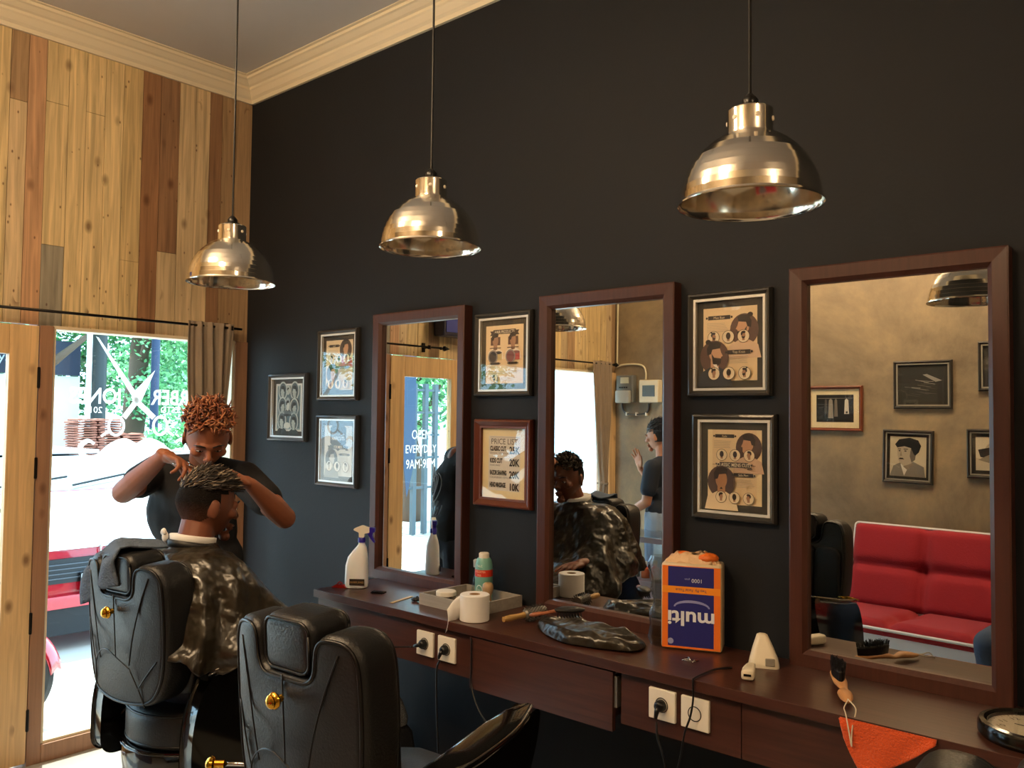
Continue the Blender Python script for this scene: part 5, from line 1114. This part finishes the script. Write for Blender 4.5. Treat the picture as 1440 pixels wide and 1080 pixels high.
MB().tube([(0, -.055, -.004), (.0, -.09, -.010), (0, -.14, -.016), (0, -.155, -.018)], [.010, .009, .0125, .006], 14, flat=.7).build('wooden_handle', woodmat('cherry_handle', '95583a', amt=.2), pb, smooth=True)
bs = MB(); bs.c('0c0c0c')
for i in range(-2, 3):
    for j in range(-4, 5):
        if (i / 2.6) ** 2 + (j / 5) ** 2 < 1: bs.tube([(i * .009, j * .011, -.010), (i * .010, j * .0115, -.028)], .0011, 4)
o = bs.build('bristles', M_any, pb); o['kind'] = 'stuff'
# tissue pack, printed upside down
tk = thing('tissue_pack', 'large blue and orange facial tissue pack standing upside down', 'tissue pack', (2.735, -.082, CZ), math.radians(22))
PW, PD, PH = .185, .095, .265
q = MB(); q.c('d98a35').box((-PW / 2, -PD / 2, 0), (PW / 2, PD / 2, PH), bev=.010); body = q.build('pack_body', mat('translucent_wrap', 'cbb794', .35, attr=False, coat=.2), tk, smooth=True, ang=40)
A = MB(); yb = -PD / 2 - .0012
def fr_(x0, z0, x1, z1, c, dy=0): A.c(c); A.poly([(x0, yb - dy, z0), (x1, yb - dy, z0), (x1, yb - dy, z1), (x0, yb - dy, z1)])
fr_(-PW / 2 + .004, .006, PW / 2 - .004, PH - .008, 'e8741e'); fr_(-PW / 2 + .022, .012, PW / 2 - .024, PH - .010, '1d1f6e', .0003); fr_(-PW / 2 + .004, PH * .655, PW / 2 - .004, PH * .735, 'f0921e', .0006)
up = lambda ox, oz, dy=.001: (lambda u, v: V((ox - u, yb - dy, oz - v)))
A.c('dfe3ee').text('multi', .062, up(.0, .118), 1.15, bold=.0015); A.c('26246a').text('Two Ply  Facial Tissue', .0125, up(.0, PH * .71), .85); A.c('dfe3ee').text('1000', .017, up(.018, PH * .83), 1); A.c('aab0d4').text('gram', .008, up(-.012, PH * .83), 1)
A.c('8b90c4'); 
for i in range(14): a0, a1 = PI * i / 14, PI * (i + 1) / 14; A.poly([(.002 + .055 * math.cos(a0), yb - .0007, .132 + .022 * math.sin(a0)), (.002 + .055 * math.cos(a1), yb - .0007, .132 + .022 * math.sin(a1)), (.002 + .05 * math.cos(a1), yb - .0007, .132 + .014 * math.sin(a1)), (.002 + .05 * math.cos(a0), yb - .0007, .132 + .014 * math.sin(a0))])
A.c('9aa0c8'); A.poly([(-.062 + .009 * math.cos(2 * PI * i / 20), yb - .0007, .026 + .009 * math.sin(2 * PI * i / 20)) for i in range(20)])
A.build('pack_print', M_print, tk, recalc=False)
tt = MB(); rows = []          # torn wrap and tissues on top
for j in range(7):
    t = j / 6; rows.append([])
    for i in range(36):
        a = 2 * PI * i / 36; cx, cy = math.cos(a), math.sin(a); w_ = (PW / 2 - .006) * (1 - .45 * t); d_ = (PD / 2 - .006) * (1 - .5 * t)
        rows[-1].append(V((w_ * math.copysign(abs(cx) ** .5, cx) + .008 * noise.noise(V((cx * 3, cy * 3, t * 4))), d_ * math.copysign(abs(cy) ** .5, cy), PH - .004 + .030 * math.sin(t * PI / 2) + .016 * noise.noise(V((cx * 4, cy * 4, t * 3 + 5))) * (t > 0))))
tt.rings(rows); tt.build('torn_wrap', mat('crumpled_wrap', 'd9b48c', .5, bump=2, bscale=40), tk, smooth=True)
to = MB(); to.ell((.045, -.01, PH + .016), (.035, .03, .016)); to.ell((-.03, .0, PH + .02), (.03, .025, .012)); to.build('orange_wrap_flap', mat('orange_wrap', 'd96a20', .4, bump=2, bscale=50), tk, smooth=True)
sl = MB(); N1 = 14; rows = []
for j in range(N1 + 1):
    t = j / N1; wob = .006 * math.sin(t * 9) + .004 * math.sin(t * 23); rows.append([V((x, y, t * (PH + .012))) for x, y in [(-PW / 2 - .001, -.035), (-PW / 2 - .02 - wob, -.03 + wob), (-PW / 2 - .040 - wob, -.005), (-PW / 2 - .036 - wob, .02 + wob), (-PW / 2 - .02, .03), (-PW / 2 - .001, .036)]])
sl.rings(rows, cap=False, closed=False)
M_film = glassmat('clear_film', (.62, .62, .60), 2.0, .2); sl.build('clear_film_sleeve', M_film, tk, smooth=True)
# silver clips
for (dx, dy, a) in ((0, 0, .4), (.022, .010, 1.6), (-.008, .022, -.6)):
    q = MB(); q.tube([(-.014, 0, .0025), (.0, .003, .006), (.014, 0, .0025)], .0022, 6); q.tube([(-.014, .003, .0025), (.014, -.004, .0025)], .0015, 6); o = q.build('sectioning_clip', M_chrome, smooth=True); o.location = (2.80 + dx, -.235 + dy, CZ); o.rotation_euler = (0, 0, a); tag(o, 'small silver hair clip in the heap before the tissue pack', 'hair clip', 'silver clips before the tissue pack')
# charging stand and clipper
cs = thing('charging_stand', 'cream charging stand for the hair clipper', 'charging stand', (2.985, -.118, CZ), math.radians(25)); M_cream = mat('cream_plastic', 'e2d6bd', .35)
q = MB(); q.rings([[V((a, b, z)) for a, b in rr(w_, d_, r_, 5, ox, oy)] for z, w_, d_, r_, ox, oy in ((0, .084, .062, .014, 0, 0), (.004, .086, .064, .016, 0, 0), (.02, .080, .058, .016, 0, .002), (.05, .060, .044, .016, -.002, .006), (.075, .040, .032, .013, -.004, .010), (.087, .030, .024, .011, -.005, .012), (.090, .018, .014, .006, -.005, .012))]); q.build('stand_body', M_cream, cs, smooth=True, ang=60)
MB().box((.004, -.034, .008), (.030, -.0285, .030), bev=.002).build('charging_contact', mat('contact_grey', '8d8578', .4), cs)
cl = thing('hair_clipper', 'cream cordless hair clipper lying beside its stand', 'hair clipper', (3.00, -.245, CZ + .016), math.radians(20)); q = MB(); q.rings([[V((a, y, b)) for a, b in rr(w_, h_, .008, 4)] for y, w_, h_ in ((-.045, .028, .022), (-.042, .034, .028), (-.01, .034, .030), (.03, .028, .024), (.055, .022, .018))]); q.build('clipper_body', M_cream, cl, smooth=True, ang=50)
q = MB(); q.box((-.010, -.0465, -.003), (.010, -.0448, .003)); q.build('power_socket', M_black_pl, cl); q = MB(); q.box((-.012, .0555, -.004), (.012, .066, .004)); q.build('cutting_blade', M_chrome, cl)
cord('clipper_cord', [(2.93, -.21, .842), (2.905, -.26, .8425), (2.90, -.33, .8425), (2.902, -.374, .8425), (2.903, -.384, .835), (2.905, -.386, .79), (2.895, -.383, .74), (2.878, -.384, .69), (2.87, -.39, .63), (2.85, -.40, .5), (2.82, -.35, .2), (2.8, -.25, .006)], .003, M_black_pl, parent=cl, rz=math.radians(20))
# neck brush
nb = thing('neck_brush', 'neck brush with black bristles and a curved wooden handle near the viewer\'s mirror', 'neck brush', (3.23, -.19, CZ + .022), math.radians(28)); nb.scale = (1, 1, 1)
M_bw = woodmat('varnished_beech', 'c08a58', axis=1, amt=.15)
MB().tube(smooth_path([(0, .10, .0), (0, .05, .004), (0, 0, .002), (.004, -.04, -.006), (0, -.075, -.004), (0, -.115, -.008), (0, -.135, -.010)], 5), [.010, .013, .015, .016, .017, .018, .018, .018, .018, .018, .018, .017, .015, .013, .011, .010, .010, .011, .013, .015, .017, .018, .018, .017, .016, .014, .012, .010, .009, .008, .006], 14, flat=.55).build('curved_handle', M_bw, nb, smooth=True)
bs = MB(); bs.c('090808'); rg = random.Random(2)
bs.rings([[V((.016 * k_ * math.cos(a), .035 + .055 * k_ * math.sin(a), z)) for a in [2 * PI * i / 20 for i in range(20)]] for z, k_ in ((.004, 1), (.03, 1.08), (.034, 1.0))])
for i in range(260):
    a = rg.uniform(0, 2 * PI); r = math.sqrt(rg.random()); p = V((.0165 * r * math.cos(a), .035 + .056 * r * math.sin(a), .02)); bs.tube([p, p + V((p.x * .2, (p.y - .035) * .1, .022 + rg.uniform(0, .006)))], .0008, 3)
o = bs.build('bristles', M_any, nb); o['kind'] = 'stuff'
MB().tube(smooth_path([(0, -.128, -.004), (.012, -.155, -.012), (.010, -.185, -.016), (-.002, -.218, -.035), (-.006, -.225, -.065), (-.006, -.226, -.085), (-.010, -.222, -.06), (-.016, -.205, -.016), (-.014, -.165, -.014), (0, -.13, -.006)], 5), .0016, 6).build('hanging_string', mat('white_string', 'd8cdb8', .9), nb, smooth=True)
# orange cloth over the edge
oc = MB(); rows = []
for i in range(25):
    u = i / 24; rows.append([]); L_ = .115 * math.sin(PI * min(1, .12 + .88 * (1 - (1 - min(1, u * 2.6)) ** 2) * (1 if u < .4 else 1 - (u - .4) / .68))) if False else (.112 * min(1, (u / .22) ** .55) * (1 - max(0, (u - .3) / .7) ** 1.4 * .93))
    for j in range(15):
        v = j / 14; x = .215 * u; y = -.004 - .004 * math.sin(u * 12 + v * 4) * v - .006 * v; rows[-1].append(V((x, y, -.004 - L_ * v)))
    rows[-1] = [V((.215 * u, -.0035, -.0025))] + rows[-1]
oc.rings(rows, cap=False, closed=False); o = oc.build('orange_cloth', mat('orange_microfibre', 'd8521a', .95, bump=1.5, bscale=200, sheen=.3), smooth=True, mods=(('SOLIDIFY', dict(thickness=.004, offset=0)),)); o.location = (3.300, -.3785, CZ); tag(o, 'orange cloth hanging over the counter edge under the neck brush', 'cloth')
# clock lying on the counter
ck = thing('wall_clock', 'round black-rimmed clock lying face up at the right end of the counter', 'clock', (3.685, -.235, CZ), math.radians(48)); R_ = .118
Tk = Matrix.Rotation(math.radians(0), 4, 'X')
MB().lathe([(.001, 0), (R_ - .006, 0), (R_, .008), (R_, .026), (R_ - .004, .034), (R_ - .014, .036), (R_ - .02, .030), (R_ - .021, .022), (.001, .022)], n=72).build('clock_rim', mat('black_clock_rim', '15130f', .15), ck, smooth=True, ang=35)
f = MB(); f.c('e6dcc2'); f.poly([(R_ * .82 * math.cos(2 * PI * i / 60), R_ * .82 * math.sin(2 * PI * i / 60), .0224) for i in range(60)]); f.c('2a231c')
for h_ in range(1, 13):
    a = PI / 2 - h_ * PI / 6; f.text(str(h_), .022, (lambda a: lambda u, v: V((.072 * math.cos(a) + u, .072 * math.sin(a) - .008 + v, .0227)))(a))
for h_ in range(60):
    a = h_ * PI / 30; d = V((math.cos(a), math.sin(a), 0)); n_ = V((-d.y, d.x, 0)) * (.0008 if h_ % 5 else .0016); z_ = V((0, 0, .0227)); f.poly([d * .089 - n_ + z_, d * .095 - n_ + z_, d * .095 + n_ + z_, d * .089 + n_ + z_])
f.build('clock_face', M_print, ck, recalc=False)
for L_, a, nm in ((.045, 2.2, 'hour_hand'), (.07, .35, 'minute_hand')): q = MB(); d = V((math.cos(a), math.sin(a), 0)); n_ = V((-d.y, d.x, 0)) * .002; q.rings([[d * -.01 - n_ + V((0, 0, .0245)), d * L_ - n_ * .4 + V((0, 0, .0245)), d * L_ + n_ * .4 + V((0, 0, .0245)), d * -.01 + n_ + V((0, 0, .0245))], [d * -.01 - n_ + V((0, 0, .0255)), d * L_ - n_ * .4 + V((0, 0, .0255)), d * L_ + n_ * .4 + V((0, 0, .0255)), d * -.01 + n_ + V((0, 0, .0255))]]); q.build(nm, M_black_pl, ck)
MB().lathe([(.001, .030), (R_ - .0215, .030), (R_ - .0215, .031), (.001, .031)], n=60).build('clock_glass', M_pglass, ck)
# bag beneath the counter
bg_ = thing('backpack', 'dark bag with a woven grey top standing under the counter behind the empty chair', 'bag', (1.36, -.20, 0)); q = MB(); q.rings([[V((a, b, z)) for a, b in rr(w_, d_, .06, 5)] for z, w_, d_ in ((0, .26, .20), (.02, .30, .24), (.15, .30, .25), (.27, .27, .22), (.31, .22, .17))]); q.build('bag_body', mat('black_canvas', '14151a', .8, bump=.6, bscale=80), bg_, smooth=True, ang=60)
wv = mat('woven_grey', '6f7276', .9, bump=3, bscale=220, var=.5, vscale=260); q = MB(); q.rings([[V((a, b, z)) for a, b in rr(w_, d_, .05, 5)] for z, w_, d_ in ((.305, .235, .185), (.33, .24, .19), (.40, .20, .15), (.44, .12, .08))]); q.build('woven_top', wv, bg_, smooth=True, ang=60)

# ------------------------------------------------------------------ outside
struct(MB().box((-40, -22, -.14), (-.13, 30, -.03)).build('forecourt', mat('pale_concrete_ground', 'b9b5ae', .9, var=.04, vscale=2)))
trc = struct(MB().box((-14, .2, -.019), (-4.55, 14, 1.1)).build('raised_terrace', mat('pale_render', 'c9c8c4', .9)))
struct(MB().box((-8.2, .3, 1.101), (-7.0, 1.92, 1.99)).build('white_building', mat('white_render', 'dcdcda', .8)))
# car
M_car = mat('red_car_paint', 'b3122a', .25, coat=1)
ca = thing('car', 'red car parked nose-in outside the window', 'car', (-1.86, .10, -.02))
def carsec(x, w_, zb, zt, r): return [V((x, a, b)) for a, b in rr(w_ * 2, zt - zb, r, 6, 0, (zt + zb) / 2)]
MB().rings([carsec(x, w_, zb, zt, r) for x, w_, zb, zt, r in ((-.01, .70, .26, .66, .08), (-.05, .78, .22, .72, .09), (-.30, .82, .20, .80, .10), (-.95, .84, .20, .95, .12), (-1.05, .84, .2, .99, .12), (-3.4, .84, .2, .98, .12), (-3.65, .78, .25, .90, .1))]).build('car_body', M_car, ca, smooth=True, ang=60)
q = MB(); q.rings([[V((x, a, b)) for a, b in ((-w_, .95), (w_, .95), (w_ * .9, zt), (-w_ * .9, zt))] for x, w_, zt in ((-.98, .72, .97), (-1.55, .70, 1.20), (-2.9, .70, 1.22), (-3.4, .7, 1.0))]); q.build('cabin_glass', mat('car_glass', '9fb4bc', .05, coat=1), ca)
MB().box((-2.9, -.60, 1.215), (-1.6, .60, 1.25), bev=.015).build('car_roof', mat('sky_glare_white', 'e8eaec', .2, coat=1), ca)  # roof coloured white to stand for sky glare on the red car
q = MB(); q.rings([[V((x, a, z)) for a, z in ((-w_, zt - .02), (-w_ * .96, zt + .004), (w_ * .96, zt + .004), (w_, zt - .02))] for x, w_, zt in ((-.004, .60, .676), (-.05, .70, .725), (-.30, .74, .802), (-.96, .76, .953))]); q.build('bonnet', mat('sky_glare_white', 'e8eaec', .2, coat=1), ca)  # white colour imitates the sky reflected in the red bonnet
MB().prism(rnd([(-.52, .44), (.52, .44), (.46, .60), (-.46, .60)], .04, 4), -.03, .012, lambda u, v, w_: V((w_, u, v))).build('radiator_grille', mat('grille_black', '121417', .4), ca)
q = MB(); 
for z in (.47, .50, .53, .56): q.box((.0125, -.46, z), (.018, .46, z + .007))
q.build('grille_bars', mat('grille_grey', '4a5058', .3), ca)
q = MB(); q.prism(rnd([(-.62, .10), (.62, .10), (.70, .27), (-.70, .27)], .05, 4), -.1, .0, lambda u, v, w_: V((w_, u, v))); q.build('lower_bumper', mat('bumper_black', '1b1e22', .6), ca)
MB().prism(rnd([(-.66, .28), (.66, .28), (.68, .36), (-.68, .36)], .03, 4), -.05, .035, lambda u, v, w_: V((w_, u, v))).build('bumper_bar', M_car, ca, smooth=True, ang=40)
q = MB(); q.box((-.04, -.60, .655), (.006, .60, .672), bev=.004); q.build('bonnet_trim', M_chrome, ca)
q = MB(); q.tube([V((.022, .0 + .058 * math.cos(t), .64 + .040 * math.sin(t))) for t in [2 * PI * i / 32 for i in range(33)]], .006, 8); q.tube([(.022, -.035, .625), (.024, -.01, .63), (.024, .0, .64), (.024, .012, .65), (.022, .036, .655)], .007, 8); q.build('oval_emblem', M_chrome, ca, smooth=True)
npx = MB(); npx.c('16181b').box((.036, -.19, .365), (.042, .19, .50)); npx.c('dfe4e4'); F_ = lambda u, v: V((.0425, .0 + u, .415 + v)); npx.text('DK 1740 KX', .072, F_, .78, bold=.0015); npx.text('06 21', .026, lambda u, v: V((.0425, u, .378 + v)))
for a, b, c_, d_ in ((-.185, .37, .185, .373), (-.185, .492, .185, .495), (-.185, .37, -.182, .495), (.182, .37, .185, .495)): npx.poly([(.0424, a, b), (.0424, c_, b), (.0424, c_, d_), (.0424, a, d_)])
npx.build('number_plate', M_any, ca, recalc=False)
for s_ in (-1, 1):
    MB().ell((-.06, s_ * .62, .60), (.08, .14, .075)).build('headlamp', mat('lamp_glass', 'd5dde0', .08, coat=1), ca, smooth=True)
    for x in (-.62, -3.0): q = MB(); q.lathe([(.001, -.09), (.17, -.09), (.27, -.085), (.29, -.06), (.29, .06), (.27, .085), (.17, .09), (.001, .09)], Matrix.Translation((x, s_ * .72, .27)) @ Matrix.Rotation(PI / 2, 4, 'X'), 40); q.build('wheel', mat('tyre', '1a1a1b', .8), ca, smooth=True, ang=40)
q = MB(); q.tube([(-1.0, -.45, 1.0), (-1.12, .15, 1.06)], .01); q.tube([(-1.0, .15, 1.0), (-1.12, .6, 1.06)], .01); q.build('wiper', M_black_pl, ca)
# scooter
sc_ = thing('motor_scooter', 'red motor scooter by the door, front wheel showing', 'scooter', (-.68, -.90, -.02), math.radians(-50))
def wheel(y, nm='wheel'):
    q = MB(); Mw = Matrix.Translation((0, y, .245)) @ Matrix.Rotation(PI / 2, 4, 'Y'); q.c('1d1e20').lathe([(.20, -.03), (.235, -.025), (.245, 0), (.235, .025), (.20, .03), (.175, .022), (.175, -.022), (.20, -.03)], Mw, 48, cap=False); q.c('9aa0a4').lathe([(.176, -.018), (.176, .018), (.16, .018), (.16, -.018), (.176, -.018)], Mw, 48, cap=False)
    for k in range(5): a = k * 2 * PI / 5; q.box((-.01, -.012, 0), (.01, .012, .165), Matrix.Translation((0, y, .245)) @ Matrix.Rotation(a, 4, 'X'))
    q.ell((0, y, .245), (.03, .035, .035)); q.build(nm, M_any, sc_, smooth=True, ang=40)
wheel(0); wheel(-1.2)
M_sr = mat('red_scooter_paint', 'b8142a', .2, coat=1)
q = MB(); rows = []
for i in range(17): a = math.radians(8 + i * 8.5); rows.append([V((x, .265 * math.cos(a), .245 + .265 * math.sin(a) - abs(x) * .4)) for x in (-.05, -.035, 0, .035, .05)])
q.rings(rows, cap=False, closed=False); q.build('front_fender', M_sr, sc_, smooth=True, mods=(('SOLIDIFY', dict(thickness=.006)),))
q = MB(); q.tube([(.05, 0, .245), (.05, -.10, .60)], .015); q.tube([(-.05, 0, .245), (-.05, -.10, .60)], .015); q.tube([(0, -.10, .58), (0, -.17, .92)], .02); q.build('front_fork', M_chrome, sc_, smooth=True)
q = MB(); q.rings([[V((a, y + (b * 0), z + b)) for a, b in rr(w_, h_, .04, 4)] for y, z, w_, h_ in ((-.08, .62, .16, .22), (-.14, .66, .30, .44), (-.24, .58, .34, .50), (-.30, .42, .30, .3))]); q.build('leg_shield', M_sr, sc_, smooth=True, ang=50)
q = MB(); q.rings([[V((a, y, z + b)) for a, b in rr(w_, h_, .05, 4)] for y, z, w_, h_ in ((-.30, .34, .26, .12), (-.55, .36, .28, .16), (-.75, .52, .30, .34), (-1.2, .60, .28, .26), (-1.5, .66, .16, .12))]); q.build('rear_body', M_sr, sc_, smooth=True, ang=50)
q = MB(); q.rings([[V((a, y, z + b)) for a, b in rr(w_, h_, .03, 4)] for y, z, w_, h_ in ((-.68, .74, .18, .06), (-.8, .75, .27, .09), (-1.15, .78, .28, .10), (-1.42, .80, .18, .07))]); q.build('seat', M_leather, sc_, smooth=True, ang=50)
q = MB(); q.tube(smooth_path([(-.32, -.28, .98), (-.15, -.2, .97), (0, -.17, .93), (.15, -.2, .97), (.32, -.28, .98)], 5), .014); q.build('handlebar', M_black_pl, sc_, smooth=True)
q = MB(); q.ell((0, -.06, .72), (.09, .05, .06)); q.build('headlight', mat('lamp_glass', 'd5dde0', .08), sc_, smooth=True)
q = MB(); [q.tube([(s_ * .25, -.24, .98), (s_ * .30, -.22, 1.08)], .006) for s_ in (-1, 1)]; [q.ell((s_ * .32, -.22, 1.11), (.05, .01, .035)) for s_ in (-1, 1)]; q.build('mirror', M_black_pl, sc_, smooth=True)
# stack of roof tiles
rg = random.Random(12)
tl = tag(None or MB().box((-.01, -.01, -.01), (.01, .01, .01)).build('tmp', M_any), 'x', 'x'); bpy.data.objects.remove(tl)
q = MB()
q.rings([[V((0 + a * .24, 0, 0)) if False else V((x, y, z)) for y, z in ((0, 0), (.235, 0), (.235, .014), (.21, .022), (.17, .014), (.08, .014), (.04, .024), (0, .016))] for x, a in ((0, 0), (.24, 1))])
base_tile = None
for c in range(3):
    for r in range(15 if c < 2 else 9):
        if base_tile is None: base_tile = q.build('roof_tile', mat('clay_tile', '9a6250', .9, var=.25, vscale=1.5)); o = base_tile
        else: o = base_tile.copy(); COL.objects.link(o)
        o.location = (-5.2 + rg.uniform(-.03, .03), 1.07 + c * .25 + rg.uniform(-.015, .015), 1.102 + r * .0255); tag(o, ['clay roof tile in the left stack outside', 'clay roof tile in the middle stack outside', 'clay roof tile in the low right stack outside'][c], 'roof tile', ['roof tiles in the left stack', 'roof tiles in the middle stack', 'roof tiles in the low right stack'][c])
# posts and sign
def post(name, x, y, r, z0, z1, c, label, cat='post'): o = MB().tube([(0, 0, z0), (0, 0, z1)], r, 16).build(name, mat('post_' + c, c, .5), smooth=True, ang=40); o.location = (x, y, 0); return tag(o, label, cat)
post('lamp_post', -6, 2.40, .05, 1.101, 4.2, '1f3350', 'dark blue metal post outside between the trees')
post('white_post', -5.6, 1.457, .028, 1.101, 4.2, 'd5dadb', 'white post outside left of the scissors decal')
post('dark_pillar', -6.6, 1.97, .10, 1.101, 4.2, '2b3233', 'dark pillar behind the white post outside', 'pillar')
sg = thing('shop_sign_board', 'dark blue sign board above the white building outside', 'sign', (-6.95, 1.1, 2.0)); MB().box((-.06, -.80, 0), (0, .80, .42)).build('board', mat('navy_board', '20283c', .5), sg); q = MB(); q.c('b9c3d8').text('Toys Sale', .16, lambda u, v: V((.002, u, .14 + v))); q.build('sign_lettering', M_any, sg, recalc=False)
# banner and rack seen through the door in the near mirror
bn_ = thing('feather_banner', 'tall blue-grey banner outside the door, seen in the near mirror', 'banner', (-4.0, -4.80, 0)); MB().tube([(0, .12, -.02), (0, .12, 2.9)], .015).build('pole', M_metal, bn_); MB().prism([(-.10, 1.0), (0.03, .52), (.10, 1.0), (.10, 2.7), (.02, 2.85), (-.10, 2.7)], -.004, .004, lambda u, v, w_: V((w_, u, v))).build('banner_cloth', mat('banner_blue', '3c5068', .8), bn_)
rk = thing('metal_rack', 'grey metal scaffold rack outside the door, seen in the near mirror', 'rack', (-4.3, -5.35, -.02))
for i, y in enumerate((-.18, .0, .2)): MB().box((-.03, y - .03, 0), (.03, y + .03, 2.0)).build('upright', mat('rack_grey', '4f5f66', .5), rk)
for z in (.6, 1.0, 1.3, 1.6, 1.9): MB().box((-.02, -.25, z), (.02, .28, z + .03)).build('crossbar', mat('rack_grey', '4f5f66', .5), rk)
# trees
M_leaf = mat('leaf_green', '3f7d3c', .55, attr=True); nt = M_leaf.node_tree; tr = nt.nodes.new('ShaderNodeBsdfTranslucent'); mx = nt.nodes.new('ShaderNodeMixShader'); mx.inputs[0].default_value = .35
aa = nt.nodes.new('ShaderNodeAttribute'); aa.attribute_name = 'Col'; nt.links.new(aa.outputs['Color'], tr.inputs[0]); nt.links.new(nt.nodes['Principled BSDF'].outputs[0], mx.inputs[1]); nt.links.new(tr.outputs[0], mx.inputs[2]); nt.links.new(mx.outputs[0], nt.nodes['Material Output'].inputs[0])
def tree(x, y, z0, blobs, label, n=2600, ls=.10, trunk=True, seed=1, name='tree', cols=('74b87c', '5a9c66', '90cf94', '42805a', 'a6dca4')):
    t = thing(name, label, 'tree' if name == 'tree' else 'shrub', (x, y, z0)); rg = random.Random(seed); mb = MB(); tot = sum(b[3] ** 2 for b in blobs)
    for bx, by, bz, br in blobs:
        for _ in range(int(n * br * br / tot)):
            d = V((rg.gauss(0, 1), rg.gauss(0, 1), rg.gauss(0, 1))).normalized() * br * rg.random() ** .4; p = V((bx, by, bz)) + V((d.x, d.y, d.z * .8)); a = V((rg.gauss(0, 1), rg.gauss(0, 1), rg.gauss(0, .6))).normalized(); b = a.orthogonal().normalized(); b.rotate(Matrix.Rotation(rg.uniform(0, 6), 3, a)); s_ = ls * rg.uniform(.6, 1.3)
            mb.c(rg.choice(cols)); mb.poly([p, p + a * s_ * .5 + b * s_ * .28, p + a * s_, p + a * s_ * .5 - b * s_ * .28])
    mb.build('foliage', M_leaf, t, recalc=False)
    if trunk:
        q = MB(); top = max(b[2] for b in blobs); q.tube(smooth_path([(0, 0, 0), (.05, .04, top * .35), (-.05, .1, top * .6), (0, 0, top)], 5), [.16] * 5 + [.13] * 5 + [.09] * 5 + [.04], 10)
        for k in range(5): a = k * 1.3; q.tube([(0, .08, top * (.4 + .08 * k)), (.6 * math.cos(a), .7 * math.sin(a), top * (.75 + .06 * k))], [.06, .02], 8)
        q.build('trunk', mat('bark', '5a4a3c', .9, bump=1, bscale=20), t, smooth=True)
tree(-7.9, 3.0, 1.1, [(0, 0, 2.3, 1.0), (.2, .7, 1.6, .9), (.3, -.8, 2.5, .7), (0, 1.0, 2.6, 1.0), (.5, .3, .7, .6)], 'broad green tree in the middle of the window view', 13000, .09, seed=1)
tree(-10, 5.6, 1.1, [(0, 0, 1.6, 1.3), (0, 1.4, 2.2, 1.3), (0, -1.2, 2.6, 1.2), (.5, .4, .8, 1.0), (0, -1.4, 1.0, .9)], 'dense green tree behind the blue post', 14000, .11, seed=2)
tree(-6.1, 1.0, 1.1, [(-.2, 0, 1.5, .42), (-.1, .6, 1.75, .4), (-.3, -.6, 1.5, .45)], 'leafy branches hanging at the top left of the window', 2600, .09, seed=3)
tree(-5.3, 2.6, 1.1, [(0, 0, .22, .30), (.05, .5, .2, .28), (.1, .9, .18, .26), (-.1, -.4, .15, .18)], 'low bright green shrub beneath the scissors decal', 2200, .07, False, 4, 'shrub', ('6fc07c', '58a868', '8ad08e', '3f8850'))
tree(-9.0, 8.4, 1.1, [(0, 0, 1.4, 1.3), (0, 0, 2.6, 1.3), (0, 1.8, 1.8, 1.4)], 'large green tree farthest right outside, by the curtain', 7000, .12, seed=6)
tree(-12.5, 2.6, 1.1, [(0, -.8, 1.6, 1.4), (0, 1.2, 1.4, 1.4), (0, 0, 2.8, 1.3)], 'dark green tree farthest back outside', 9000, .13, seed=7, cols=('2c5f38', '244f30', '3a7a44'))
tree(-5.5, -6.2, -.02, [(0, 0, 2.4, 1.0), (.2, .9, 2.7, .9), (0, -1.0, 2.5, 1.0), (.3, .2, 1.7, .6)], 'green tree outside the far window, seen in the middle mirror', 6000, .10, seed=5)
